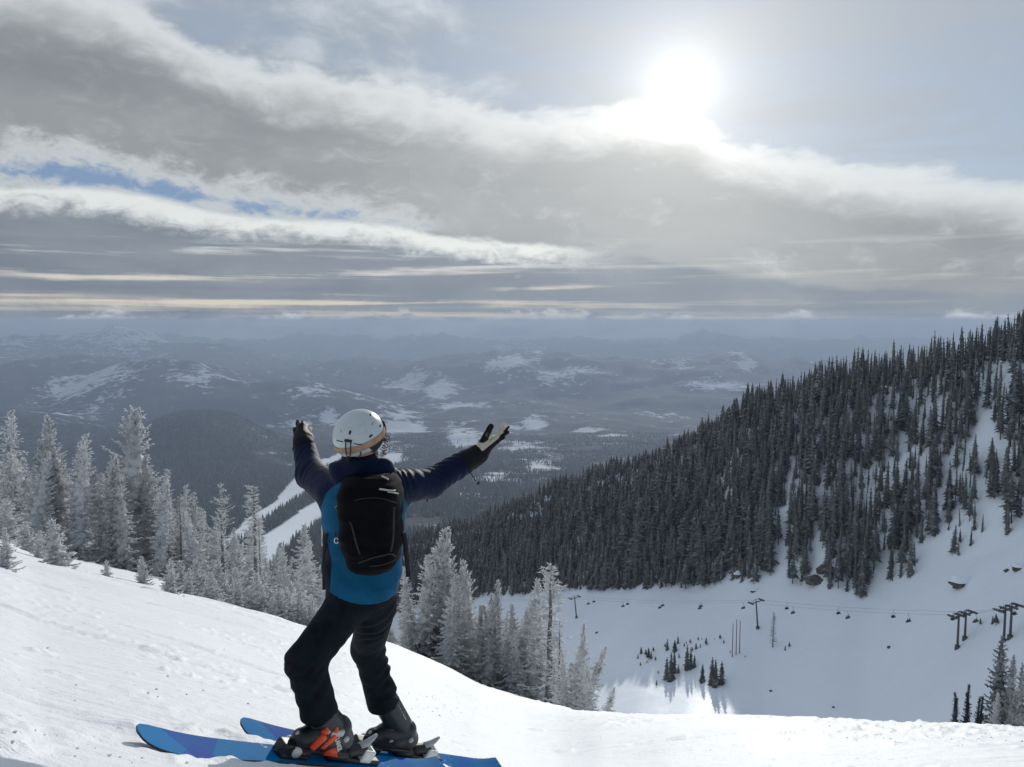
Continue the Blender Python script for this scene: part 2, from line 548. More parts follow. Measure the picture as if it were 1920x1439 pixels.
def snow_material(name, col, fine=True, scale=1.0):
    m = bpy.data.materials.new(name)
    m.use_nodes = True
    nt = m.node_tree; E.nt = nt
    b = nt.nodes['Principled BSDF']
    b.inputs['Roughness'].default_value = 0.55
    b.inputs['Specular IOR Level'].default_value = 0.35
    tc = E.node('ShaderNodeTexCoord')
    o = E(tc.outputs['Object'])
    n = e_noise(o, 0.5 * scale, 4, 0.6)
    c = e_mix(e_smooth(n, 0.3, 0.7), [v * 0.965 for v in col], col)
    nt.links.new(c.s, b.inputs['Base Color'])
    h = e_noise(o, 9 * scale, 6, 0.65)
    if fine:
        mp = E.node('ShaderNodeMapping')
        mp.inputs['Rotation'].default_value = (0, 0, 0.37)
        mp.inputs['Scale'].default_value = (0.5, 5.5, 1.0)
        nt.links.new(tc.outputs['Object'], mp.inputs['Vector'])
        sk = e_noise(E(mp.outputs[0]), 1.0, 5, 0.62)
        crumbs = e_smooth(e_noise(o, 26, 4, 0.7), 0.60, 0.74) * e_smooth(e_noise(o, 0.9, 3, 0.6), 0.46, 0.62)
        h = h * 0.022 + e_noise(o, 90 * scale, 3, 0.6) * 0.0045 + sk * 0.05 + crumbs * 0.016
        vo = E.node('ShaderNodeTexVoronoi')
        E.put(vo.inputs['Vector'], o)
        vo.inputs['Scale'].default_value = 55 * scale
        sp = e_smooth(E(vo.outputs['Distance']), 0.16, 0.02)
        rnd = E.node('ShaderNodeSeparateColor')
        nt.links.new(vo.outputs['Color'], rnd.inputs[0])
        sp = sp * e_smooth(E(rnd.outputs[0]), 0.93, 0.96)
        E.put(b.inputs['Roughness'], 0.55 - sp * 0.42)
        E.put(b.inputs['Specular IOR Level'], 0.35 + sp * 0.65)
    else:
        h = h * 0.6
    bn = E.node('ShaderNodeBump')
    bn.inputs['Strength'].default_value = 0.55
    bn.inputs['Distance'].default_value = 1.0
    nt.links.new(h.s, bn.inputs['Height'])
    nt.links.new(bn.outputs[0], b.inputs['Normal'])
    return m

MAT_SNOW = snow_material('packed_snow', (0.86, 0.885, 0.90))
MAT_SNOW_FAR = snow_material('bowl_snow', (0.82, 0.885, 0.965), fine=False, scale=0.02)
build_near()

def build_crumbs():
    """loose crumbs of snow lying on the piste, in patches"""
    rng = np.random.default_rng(8)
    pts = []
    for x0, x1, y0, y1, n, smin_, smax_ in ((700, 960, 1300, 1342, 60, .004, .010), (60, 560, 1210, 1330, 14, .004, .009), (1450, 1920, 1366, 1400, 60, .003, .008),
                                         (0, 460, 1380, 1439, 24, .003, .007), (760, 1920, 1350, 1435, 20, .003, .006)):
        for _ in range(n):
            px, py = rng.uniform(x0, x1), rng.uniform(y0, y1)
            p = hit(near_base, px, py, 2.0, 40.0, 500)
            if p is not None:
                pts.append((p[0], p[1], rng.uniform(smin_, smax_) ** 1.0))
    P = np.array(pts)
    keep = np.ones(len(P), bool)
    for A, B in ((SKI_N_BOOT, SKI_N_TIP), (SKI_F_BOOT, SKI_F_TIP)):
        keep &= seg_dist(P[:, 0], P[:, 1], A, B)[0] > 0.14
    P = P[keep]
    z = near_full(P[:, 0], P[:, 1])
    t = (1 + 5 ** 0.5) / 2
    ico = np.array([(-1, t, 0), (1, t, 0), (-1, -t, 0), (1, -t, 0), (0, -1, t), (0, 1, t), (0, -1, -t), (0, 1, -t), (t, 0, -1), (t, 0, 1), (-t, 0, -1), (-t, 0, 1)]) / 1.9
    f = np.array([(0, 11, 5), (0, 5, 1), (0, 1, 7), (0, 7, 10), (0, 10, 11), (1, 5, 9), (5, 11, 4), (11, 10, 2), (10, 7, 6), (7, 1, 8), (3, 9, 4), (3, 4, 2), (3, 2, 6), (3, 6, 8), (3, 8, 9), (4, 9, 5), (2, 4, 11), (6, 2, 10), (8, 6, 7), (9, 8, 1)])
    V = ico[None] * (1 + rng.normal(0, 0.22, (len(P), 12, 1))) * P[:, 2][:, None, None] * np.array([1, 1, 0.75]) + np.stack([P[:, 0], P[:, 1], z + P[:, 2] * 0.3], -1)[:, None, :]
    F = (np.arange(len(P)) * 12)[:, None, None] + f[None]
    me = mesh_np('snow_crumbs', V.reshape(-1, 3), F.reshape(-1, 3))
    tag(obj('snow_crumbs', me, MAT_SNOW), 'loose crumbs of snow scattered over the piste', 'snow', kind='stuff')
build_crumbs()

# ------------------------------------------------------------------ the bowl and the wooded ridge on its far side
# photograph x: y of the tree-line foot, distance of the foot, y of the bare ground along the crest
RIDGE = [(300, 1190, 760, 1180), (560, 1170, 690, 1100), (700, 1155, 640, 1048), (800, 1140, 600, 1018), (900, 1120, 545, 985), (1000, 1108, 495, 948), (1100, 1103, 450, 908),
         (1200, 1096, 415, 870), (1300, 1097, 390, 838), (1400, 1084, 365, 797), (1480, 1088, 350, 764), (1560, 1100, 338, 734),
         (1640, 1118, 328, 722), (1700, 1075, 326, 712), (1760, 1045, 322, 702), (1830, 1025, 315, 678), (1920, 1000, 305, 652), (2100, 950, 290, 592), (2500, 900, 270, 520), (3200, 880, 250, 490)]
_rf = np.array([az_ratio(x, yf) for x, yf, df, yc in RIDGE]); _rc = np.array([az_ratio(x, yc) for x, yf, df, yc in RIDGE])
_rd = np.array([df for *_, df, yc in RIDGE], float)
def ridge_cols(az):
    rf = np.interp(az, _rf[:, 0], _rf[:, 1]); df = np.interp(az, _rf[:, 0], _rd)
    rc = np.interp(az, _rc[:, 0], _rc[:, 1])
    S = 0.42 + 0.48 * sstep(az, R(13.0), R(21))
    dc = df * (rf + S) / (rc + S)
    return rf, df, rc, dc
_RAZ = np.linspace(R(-24), R(56), 560)
_RDD = np.geomspace(95, 1500, 330)
def _ridge_grid():
    rf, df, rc, dc = (_soft(v, 9) for v in ridge_cols(_RAZ))
    Z = np.zeros((len(_RDD), len(_RAZ)))
    for j in range(len(_RAZ)):
        zf, zc = -rf[j] * df[j], -rc[j] * dc[j]
        k = [60, df[j] - 190, df[j] - 105, df[j], dc[j], dc[j] + 40, dc[j] + 1500]
        w_ = float(sstep(_RAZ[j], R(13.0), R(21)))
        v = [zf + 22 - 44 * w_, zf + 11 - 35 * w_, zf - 4 - 18 * w_, zf, zc, zc - 6, zc - 6 - 1460 * 0.5]
        Z[:, j] = np.interp(_RDD, k, v)
    w = np.hanning(13); w /= w.sum()
    Z = np.apply_along_axis(lambda c: np.convolve(np.pad(c, 6, mode='edge'), w, 'valid'), 0, Z)
    Dm, A = np.meshgrid(_RDD, _RAZ, indexing='ij')
    x, y = Dm * np.sin(A), Dm * np.cos(A)
    slope = sstep(Dm, df[None, :] - 15, df[None, :] + 25)
    Z += (1.1 + 2.6 * slope) * fbm2(x / 46, y / 46, 4, 101) * 1.5
    Z += slope * 2.2 * fbm2(x / 13, y / 40, 3, 103)
    # gullies running down the face
    Z += slope * 2.5 * fbm2(A * 38 + 3, Dm / 160, 3, 107)
    return Z, x, y
_RZ, _RX, _RY = _ridge_grid()
def bowl(x, y):
    """ground height of the bowl and ridge (bilinear)"""
    x = np.asarray(x, float); y = np.asarray(y, float)
    az = np.arctan2(x, y); d = np.hypot(x, y)
    i = np.clip(np.log(np.maximum(d, 1) / _RDD[0]) / np.log(_RDD[-1] / _RDD[0]) * (len(_RDD) - 1), 0, len(_RDD) - 1.001)
    j = np.clip((az - _RAZ[0]) / (_RAZ[-1] - _RAZ[0]) * (len(_RAZ) - 1), 0, len(_RAZ) - 1.001)
    i0 = i.astype(int); j0 = j.astype(int); fi = i - i0; fj = j - j0
    return ((_RZ[i0, j0] * (1 - fi) + _RZ[i0 + 1, j0] * fi) * (1 - fj) + (_RZ[i0, j0 + 1] * (1 - fi) + _RZ[i0 + 1, j0 + 1] * fi) * fj)
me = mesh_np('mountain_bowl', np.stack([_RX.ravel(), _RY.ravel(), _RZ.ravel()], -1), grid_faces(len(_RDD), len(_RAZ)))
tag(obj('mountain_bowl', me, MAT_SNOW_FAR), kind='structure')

# ------------------------------------------------------------------ the valley and the ranges beyond it
_vy = np.array([1300, 1150, 1050, 1000, 950, 900, 850, 800, 760, 722, 698, 680, 668, 661, 657])
_vd = np.array([450, 800, 1250, 1650, 2250, 3300, 5200, 7900, 10500, 14500, 19500, 26000, 32000, 38000, 45000])
_vr = np.array([az_ratio(960, v)[1] for v in _vy])
_vz = -_vr * _vd
def valley_d(py):
    return float(np.exp(np.interp(-py, -_vy, np.log(_vd))))
def vpt(px, py):
    """map position of a place in the valley seen at a pixel"""
    d = valley_d(py)
    a = math.atan2(*ray(px, py)[:2])
    return d * math.sin(a), d * math.cos(a)
HILLS = []     # x, y, length, width, angle, height
def hill(px, py_top, d, half_px, depth, extra=0.0, rot=0.0):
    a, r = az_ratio(px, py_top)
    base = float(np.interp(math.log(d), np.log(_vd), _vz))
    HILLS.append((d * math.sin(a), d * math.cos(a), half_px / FPX * d, depth, a + rot, (-r * d - base) + extra))
hill(955, 694, 14500, 140, 2600)
hill(1060, 700, 15000, 120, 2200)
hill(860, 712, 13800, 90, 1600)
hill(1250, 700, 13500, 190, 2000)
hill(150, 676, 21000, 230, 3500)
hill(-120, 668, 22000, 260, 3500)
hill(300, 680, 20000, 120, 2600)
hill(520, 682, 18000, 170, 2400)
hill(720, 690, 15000, 140, 1800)
hill(380, 778, 5600, 110, 1100)
hill(120, 690, 12500, 260, 2200)
hill(330, 725, 10000, 150, 1500)
hill(-60, 770, 7000, 200, 1300)
hill(600, 740, 9000, 120, 1100)
hill(1500, 690, 15500, 220, 2400)
hill(1420, 664, 25000, 180, 3600)
hill(820, 652, 28000, 220, 3600)
hill(1180, 655, 27000, 200, 3600)
hill(480, 650, 30000, 240, 4000)
hill(60, 650, 33000, 300, 4200)
hill(1650, 652, 30000, 260, 4200)

def valley_z(x, y):
    d = np.hypot(x, y)
    z = np.interp(np.log(d), np.log(_vd), _vz)
    for hx, hy, L, W, a, H in HILLS:
        ux, uy = math.cos(a), -math.sin(a)
        p = (x - hx) * ux + (y - hy) * uy
        q = (x - hx) * -uy + (y - hy) * ux
        g = (p / L) ** 2 + (q / W) ** 2
        z = z + H * np.exp(-(g * 0.8) ** 1.25)
    am = np.clip(d, 1500, 30000)
    z += 0.0165 * am * fbm2(x / 2600, y / 2600, 6, 201, 0.55, ridged=True) * sstep(d, 1500, 7000)
    z += 0.0075 * am * fbm2(x / 900, y / 900, 4, 207, 0.55) * sstep(d, 700, 4000)
    return z

SNOWFIELD = [  # open snow in the valley: photograph x, y, half sizes, strength
    (960, 735, 38, 8, 1.0), (762, 738, 46, 7, 1.0), (825, 748, 26, 12, .9), (830, 706, 22, 5, .9), (1092, 703, 26, 9, .9), (1140, 711, 30, 4, .7), (975, 680, 34, 9, .30), (940, 684, 20, 6, .3),
    (240, 692, 62, 15, .75), (130, 684, 34, 10, .7), (345, 745, 48, 13, .75), (185, 760, 62, 12, .6), (70, 800, 45, 9, .75), (355, 770, 50, 7, .5), (520, 690, 40, 4, .5),
    (640, 768, 72, 8, .8), (590, 782, 30, 4, .7), (755, 806, 44, 16, .9), (870, 826, 34, 22, .95), (735, 772, 50, 8, .8), (840, 775, 60, 10, .55), (1000, 806, 24, 9, .9), (960, 812, 26, 8, .75), (975, 845, 60, 10, .7), (1010, 880, 34, 10, .8),
    (540, 735, 22, 7, .7), (1385, 718, 22, 6, .9), (1400, 730, 20, 4, .9), (1275, 736, 22, 9, .55), (1340, 750, 60, 4, .7), (1040, 748, 60, 5, .6), (1100, 742, 40, 4, .7), (1230, 782, 40, 3, .7),
    (1100, 820, 34, 3, 1.0), (1150, 828, 34, 3, 1.0), (1120, 842, 50, 3, .6), (1010, 728, 14, 4, .8), (620, 800, 24, 6, .7), (565, 805, 22, 8, .6), (700, 845, 40, 14, .6), (735, 860, 26, 12, .8),
    (470, 770, 40, 5, .5), (1190, 700, 60, 5, .45), (1380, 665, 50, 4, .4), (600, 665, 60, 4, .5), (770, 672, 50, 5, .5), (930, 900, 40, 8, .6), (880, 925, 30, 8, .5), (100, 720, 40, 4, .4), (30, 700, 30, 5, .4)]
RUNS = [  # cleared ski runs on the spur below: polyline in photograph pixels, half width in px
    ([(660, 835), (600, 870), (540, 915), (470, 960), (410, 1000)], [9, 14, 15, 13, 12]), ([(640, 905), (590, 945), (530, 985), (480, 1030), (420, 1090)], [12, 24, 28, 26, 24]),
    ([(480, 955), (440, 985), (400, 1010)], [8, 9, 9]), ([(740, 852), (715, 875), (690, 900)], [16, 16, 12])]

def build_valley():
    nr, nc = 300, 560
    d = np.geomspace(420, 31000, nr); az = np.linspace(R(-50), R(50), nc)
    Dm, A = np.meshgrid(d, az, indexing='ij')
    x, y = (Dm * np.sin(A)).ravel(), (Dm * np.cos(A)).ravel()
    z = valley_z(x, y)
    dd = Dm.ravel(); aa = A.ravel()
    # open ground measured on the map: distances are logarithmic so that a field keeps its shape
    ld = np.log(dd)
    sn = np.zeros(len(x))
    for px, py, hx, hy, s in SNOWFIELD:
        d0 = valley_d(py); a0 = math.atan2(*ray(px, py)[:2])
        dl = abs(math.log(valley_d(py - hy) / valley_d(py + hy))) / 2
        g = ((aa - a0) / (hx / FPX)) ** 2 + ((ld - math.log(d0)) / dl) ** 2
        sn = np.maximum(sn, s * np.exp(-g * 0.75))
    run = np.zeros(len(x))
    for pts, ws in RUNS:
        P = [vpt(*p) for p in pts]
        for k in range(len(P) - 1):
            a = np.array(P[k]); b = np.array(P[k + 1])
            ab = b - a; t = np.clip(((x - a[0]) * ab[0] + (y - a[1]) * ab[1]) / (ab @ ab), 0, 1)
            q = np.hypot(x - a[0] - t * ab[0], y - a[1] - t * ab[1])
            w = (ws[k] * (1 - t) + ws[k + 1] * t) / FPX * np.hypot(*(a + b)) / 2 * 1.15
            run = np.maximum(run, sstep(q, w * 1.12, w * 0.88))
    me = mesh_np('valley', np.stack([x, y, z], -1), grid_faces(nr, nc))
    fattr(me, 'open', sn); fattr(me, 'run', run)
    return tag(obj('valley', me, MAT_VALLEY), kind='structure')

def valley_material():
    m = bpy.data.materials.new('valley_forest_and_snow')
    m.use_nodes = True
    nt = m.node_tree; E.nt = nt
    b = nt.nodes['Principled BSDF']
    b.inputs['Roughness'].default_value = 0.9
    b.inputs['Specular IOR Level'].default_value = 0.1
    tc = E.node('ShaderNodeTexCoord'); o = E(tc.outputs['Object'])
    def attr(n):
        a = E.node('ShaderNodeAttribute', attribute_name=n)
        return E(a.outputs['Fac'])
    n1 = e_noise(o, 1 / 700, 7, 0.62, 0.4)
    n2 = e_noise(o, 1 / 160, 6, 0.65)
    n3 = e_noise(o, 1 / 2600, 4, 0.55)
    n4 = e_noise(o, 1 / 28, 4, 0.7)
    n5 = e_noise(o, 1 / 70, 5, 0.7)
    k = attr('open') * 0.95 + (n1 - 0.5) * 1.6 + (n2 - 0.5) * 1.7 + (n5 - 0.5) * 1.5 + (n3 - 0.5) * 0.9
    clear = e_smooth(k, 0.28, 0.62) * 0.9
    clear = E.math('MAXIMUM', clear, e_smooth(n2 + n1 * 0.5, 0.86, 0.98) * 0.55)
    clear = E.math('MAXIMUM', clear, attr('run'))
    tex = e_smooth(n4 * 0.7 + n2 * 0.3, 0.38, 0.62)
    forest = e_mix(tex, (0.018, 0.025, 0.032), (0.075, 0.090, 0.105))
    c = e_mix(clear, forest, (0.84, 0.88, 0.93))
    nt.links.new(c.s, b.inputs['Base Color'])
    return m
MAT_VALLEY = valley_material()
build_valley()

# ------------------------------------------------------------------ air between here and the far ranges
def build_haze():
    lo, hi = Vector((-30000, -3000, -2600)), Vector((30000, 32500, 62))
    v = [(x, y, z) for z in (lo.z, hi.z) for y in (lo.y, hi.y) for x in (lo.x, hi.x)]
    f = [(0, 2, 3, 1), (4, 5, 7, 6), (0, 1, 5, 4), (2, 6, 7, 3), (0, 4, 6, 2), (1, 3, 7, 5)]
    me = mesh_np('haze', np.array(v), np.array(f), smooth=False)
    m = bpy.data.materials.new('haze_air')
    m.use_nodes = True
    nt = m.node_tree
    nt.nodes.clear()
    out = nt.nodes.new('ShaderNodeOutputMaterial')
    pv = nt.nodes.new('ShaderNodeVolumePrincipled')
    pv.inputs['Color'].default_value = (0.50, 0.61, 0.79, 1)
    pv.inputs['Density'].default_value = 9.0e-5
    pv.inputs['Anisotropy'].default_value = 0.22
    nt.links.new(pv.outputs[0], out.inputs['Volume'])
    try:
        m.cycles.homogeneous_volume = True
    except Exception:
        pass
    o = obj('haze', me, m)
    o.display_type = 'WIRE'
    return tag(o, kind='stuff')
build_haze()

# ------------------------------------------------------------------ tree building blocks
def spindles(p, d, L, r, rng, sides=3):
    """many small needle-shaped solids: start p, direction d, length L, radius r -> verts, tris"""
    n = len(p)
    d = d / np.linalg.norm(d, axis=1, keepdims=True)
    up = np.where(np.abs(d[:, 2:3]) > 0.9, np.array([[1.0, 0, 0]]), np.array([[0, 0, 1.0]]))
    s = np.cross(d, up); s /= np.linalg.norm(s, axis=1, keepdims=True)
    t = np.cross(s, d)
    ph = rng.uniform(0, 2 * math.pi, n)
    V = np.zeros((n, sides + 2, 3))
    V[:, 0] = p
    for k in range(sides):
        a = ph + 2 * math.pi * k / sides
        V[:, 1 + k] = p + d * (L * 0.42)[:, None] + (s * np.cos(a)[:, None] + t * np.sin(a)[:, None]) * r[:, None]
    V[:, sides + 1] = p + d * L[:, None]
    f = []
    for k in range(sides):
        k2 = (k + 1) % sides
        f.append((0, 1 + k2, 1 + k)); f.append((sides + 1, 1 + k, 1 + k2))
    F = (np.arange(n) * (sides + 2))[:, None, None] + np.array(f)[None]
    return V.reshape(-1, 3), F.reshape(-1, 3)

def tube(path, rad, sides=6, cap=True):
    path = np.asarray(path, float); n = len(path)
    rad = np.broadcast_to(np.asarray(rad, float), (n,))
    tan = np.gradient(path, axis=0); tan /= np.linalg.norm(tan, axis=1, keepdims=True) + 1e-12
    ref = np.array([1.0, 0, 0]) if abs(tan[0, 2]) > 0.7 else np.array([0, 0, 1.0])
    V = np.zeros((n, sides, 3))
    s = np.cross(tan[0], ref); s /= np.linalg.norm(s)
    for i in range(n):
        s = s - tan[i] * (s @ tan[i]); s /= np.linalg.norm(s) + 1e-12
        t = np.cross(tan[i], s)
        for k in range(sides):
            a = 2 * math.pi * k / sides
            V[i, k] = path[i] + (s * math.cos(a) + t * math.sin(a)) * rad[i]
    F = grid_faces(n, sides, wrap=True)[:, ::-1]
    V = V.reshape(-1, 3)
    if cap:
        V = np.vstack([V, path[:1], path[-1:]])
        c0, c1 = len(V) - 2, len(V) - 1
        k = np.arange(sides); k2 = (k + 1) % sides
        T = np.concatenate([np.stack([np.full(sides, c0), k, k2], -1), np.stack([np.full(sides, c1), (n - 1) * sides + k2, (n - 1) * sides + k], -1)])
        return V, F, T
    return V, F, np.zeros((0, 3), int)

def fir_mesh(seed, H, Rb, z0, dens=1.0, droop=0.35, power=0.85, thick=1.0, open_top=False, clump=0.0, tops=1):
    """a rime-covered subalpine fir: crown mesh and trunk mesh, base at the origin"""
    rng = np.random.default_rng(seed)
    P, Dv, Ls, Rs = [], [], [], []
    lean = rng.normal(0, 0.015, 2)
    leaders = [(0.0, 0.0, 0.0, H)]
    if tops > 1:
        leaders += [(rng.uniform(-.28, .28), rng.uniform(-.2, .2), H * rng.uniform(0.70, 0.8), H * rng.uniform(0.93, 0.99)) for _ in range(tops - 1)]
    for li, (ox, oy, zs, zt) in enumerate(leaders):
        z = max(z0, zs)
        while z < zt - 0.08:
            f = (z - zs * 0.6) / (zt - zs * 0.6) if li else z / H
            prof = (1 - f) ** power
            wob = 1 + clump * math.sin(z * 2.1 + seed) * 0.5
            nb = max(3, int(rng.integers(4, 7) * dens))
            a0 = rng.uniform(0, 6.28)
            for b in range(nb):
                az = a0 + 6.283 * b / nb + rng.normal(0, 0.25)
                L = (Rb * prof * wob * rng.uniform(0.62, 1.16) + 0.05) * (0.55 if li else 1.0)
                if rng.random() < 0.06:
                    L *= 1.25
                el = (0.75 * f ** 2.2 - droop * (1 - f)) + rng.normal(0, 0.13)
                if open_top and f > 0.6:
                    el += 0.25; L *= 1.15
                base = np.array([ox + lean[0] * z * 4, oy + lean[1] * z * 4, z + rng.normal(0, 0.05)])
                tw = 0.5 + 0.5 * (1 - f)
                step = 0.085 + 0.03 * L
                ns = max(2, int(L / step))
                s = (np.arange(ns) + rng.uniform(0.2, 0.8)) / ns
                # branch curve: sags, then the tip lifts
                hx, hy = math.cos(az), math.sin(az)
                rr = L * s * math.cos(el)
                zz = L * s * math.sin(el) - 0.16 * L * s * (1 - s) * 2 + 0.10 * L * s ** 3
                pts = base + np.stack([hx * rr, hy * rr, zz], -1)
                tang = np.array([hx * math.cos(el), hy * math.cos(el), math.sin(el) * 0.7])
                side = np.array([-hy, hx, 0.0])
                # spray along the branch itself
                P.append(pts - tang * 0.04); Dv.append(np.tile(tang, (ns, 1)) + rng.normal(0, 0.16, (ns, 3)))
                Ls.append(np.full(ns, step * 2.1)); Rs.append(rng.uniform(0.055, 0.085, ns) * thick * tw)
                tl = (0.34 * (1 - s * 0.75) * min(1.0, L) + 0.07)
                for sg in (-1, 1):
                    keep = rng.random(ns) < 0.88
                    if not keep.any():
                        continue
                    k = keep.sum()
                    dv = tang * 0.75 + side * sg * rng.uniform(0.6, 1.0, (k, 1)) + np.array([0, 0, -0.22]) + rng.normal(0, 0.2, (k, 3))
                    P.append(pts[keep]); Dv.append(dv); Ls.append(tl[keep] * rng.uniform(0.7, 1.3, k) * tw); Rs.append(rng.uniform(0.046, 0.074, k) * thick * tw)
                # hanging twigs below
                k = max(1, int(ns * 0.9)); idx = rng.integers(0, ns, k)
                P.append(pts[idx]); Dv.append(tang * 0.4 + np.array([0, 0, -0.8]) + rng.normal(0, 0.3, (k, 3))); Ls.append(rng.uniform(0.10, 0.24, k)); Rs.append(rng.uniform(0.034, 0.055, k) * thick)
            z += rng.uniform(0.13, 0.27) / dens * (0.8 + 0.5 * (1 - f))
        # leader shoot
        k = 7
        P.append(np.stack([np.full(k, ox + lean[0] * zt * 4), np.full(k, oy + lean[1] * zt * 4), np.linspace(zt - 0.9, zt - 0.16, k)], -1))
        Dv.append(np.array([0, 0, 1.0]) + rng.normal(0, 0.22, (k, 3))); Ls.append(np.full(k, 0.22)); Rs.append(np.full(k, 0.034))
    V, F = spindles(np.vstack(P), np.vstack(Dv), np.concatenate(Ls), np.concatenate(Rs), rng)
    # dense inner boughs: ragged shell inside the sprays
    nr, ns = 26, 10
    zc = np.linspace(z0 + 0.05 * H, H * 0.95, nr)
    rc = 0.42 * Rb * (1 - zc / H) ** power * (0.75 + 0.5 * (np.arange(nr) % 2)) + 0.02
    an = np.linspace(0, 2 * math.pi, ns, endpoint=False)[None] + rng.normal(0, 0.2, (nr, ns))
    rr = rc[:, None] * rng.uniform(0.55, 1.25, (nr, ns))
    C = np.stack([rr * np.cos(an) + lean[0] * 4 * zc[:, None], rr * np.sin(an) + lean[1] * 4 * zc[:, None], zc[:, None] + rng.normal(0, 0.012 * H, (nr, ns))], -1).reshape(-1, 3)
    q = grid_faces(nr, ns, wrap=True)
    F = np.vstack([F, np.concatenate([q[:, [0, 1, 2]], q[:, [0, 2, 3]]]) + len(V)])
    V = np.vstack([V, C])
    crown = mesh_np('crown', V, F, smooth=False)
    zz = np.linspace(-0.8, H * 0.985, 9)
    tv, tf, tt = tube(np.stack([lean[0] * 4 * np.maximum(zz, 0), lean[1] * 4 * np.maximum(zz, 0), zz], -1), 0.014 * H * (1 - zz / (H * 1.02)) + 0.008, 7)
    return crown, mesh_np('trunk', tv, [tf, tt])

def snag_mesh(seed, H, Rb, dens=1.0, bare=0.55, up=0.5):
    """a weathered, half-bare tree: rimed twigs on a long visible trunk"""
    rng = np.random.default_rng(seed)
    P, Dv, Ls, Rs, BV, BF = [], [], [], [], [], []
    z = H * 0.12; off = 0
    while z < H * 0.97:
        f = z / H
        for b in range(int(rng.integers(2, 5) * dens)):
            az = rng.uniform(0, 6.283)
            L = (Rb * (1 - f) ** 0.55 * rng.uniform(0.35, 1.1) + 0.12)
            el0 = rng.normal(-0.25 + 0.55 * f, 0.25); el1 = el0 + up * rng.uniform(0.4, 1.4)
            n = 7; s = np.linspace(0, 1, n)
            el = el0 + (el1 - el0) * s
            st = L / (n - 1)
            rr = np.cumsum(np.r_[0, np.cos(el[1:]) * st]); zz = np.cumsum(np.r_[0, np.sin(el[1:]) * st])
            pts = np.stack([math.cos(az) * rr, math.sin(az) * rr, z + zz], -1) + np.cumsum(rng.normal(0, 0.012, (n, 3)), 0)
            v, fq, ft = tube(pts, np.linspace(0.030, 0.012, n), 4, cap=False)
            BV.append(v); BF.append(fq + off); off += len(v)
            if rng.random() > bare * 0.6:
                k = int(4 + L * 9)
                ii = rng.uniform(0.25, 1, k)
                pp = np.stack([np.interp(ii, s, pts[:, c]) for c in range(3)], -1)
                tg = np.array([math.cos(az), math.sin(az), 0.2])
                P.append(pp); Dv.append(tg + rng.normal(0, 0.65, (k, 3))); Ls.append(rng.uniform(0.08, 0.26, k)); Rs.append(rng.uniform(0.018, 0.034, k))
        z += rng.uniform(0.10, 0.26) / dens
    V, F = spindles(np.vstack(P), np.vstack(Dv), np.concatenate(Ls), np.concatenate(Rs), rng)
    bq = np.vstack(BF)
    tri = np.concatenate([bq[:, [0, 1, 2]], bq[:, [0, 2, 3]]])
    crown = mesh_np('crown', np.vstack([V] + BV), np.vstack([F, tri + len(V)]), smooth=False)
    zz = np.linspace(-0.8, H, 12)
    w = np.cumsum(rng.normal(0, 0.02, (12, 2)), 0)
    tv, tf, tt = tube(np.stack([w[:, 0] * 0.6, w[:, 1] * 0.6, zz], -1), 0.0125 * H * (1 - zz / (H * 1.03)) + 0.010, 7)
    return crown, mesh_np('trunk', tv, [tf, tt])

def rime_material(name, rime, dark, amount):
    m = bpy.data.materials.new(name)
    m.use_nodes = True
    nt = m.node_tree; E.nt = nt
    b = nt.nodes['Principled BSDF']
    b.inputs['Roughness'].default_value = 0.8
    b.inputs['Specular IOR Level'].default_value = 0.2
    tc = E.node('ShaderNodeTexCoord'); o = E(tc.outputs['Object'])
    oi = E.node('ShaderNodeObjectInfo')
    n = e_noise(o, 3.2, 4, 0.65) * 0.6 + e_noise(o, 0.9, 2, 0.5) * 0.4 + (E(oi.outputs['Random']) - 0.5) * 0.10
    c = e_mix(e_smooth(n, amount - 0.13, amount + 0.13), dark, rime)
    nt.links.new(c.s, b.inputs['Base Color'])
    tr = E.node('ShaderNodeBsdfTranslucent')
    nt.links.new(c.s, tr.inputs['Color'])
    mx = E.node('ShaderNodeMixShader')
    mx.inputs[0].default_value = 0.55
    nt.links.new(b.outputs[0], mx.inputs[1]); nt.links.new(tr.outputs[0], mx.inputs[2])
    out = [x for x in nt.nodes if x.type == 'OUTPUT_MATERIAL'][0]
    nt.links.new(mx.outputs[0], out.inputs['Surface'])
    return m

MAT_RIME = rime_material('rimed_needles', (0.95, 0.96, 0.97), (0.30, 0.315, 0.32), 0.36)
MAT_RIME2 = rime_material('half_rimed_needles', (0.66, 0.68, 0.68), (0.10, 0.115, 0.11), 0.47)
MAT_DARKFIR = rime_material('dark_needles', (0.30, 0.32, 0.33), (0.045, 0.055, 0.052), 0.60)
MAT_BARK = mat('grey_bark', (0.20, 0.19, 0.185), 0.9, 0.2, noise=(6, 0.5), bump=(14, 0.5, 0.03))

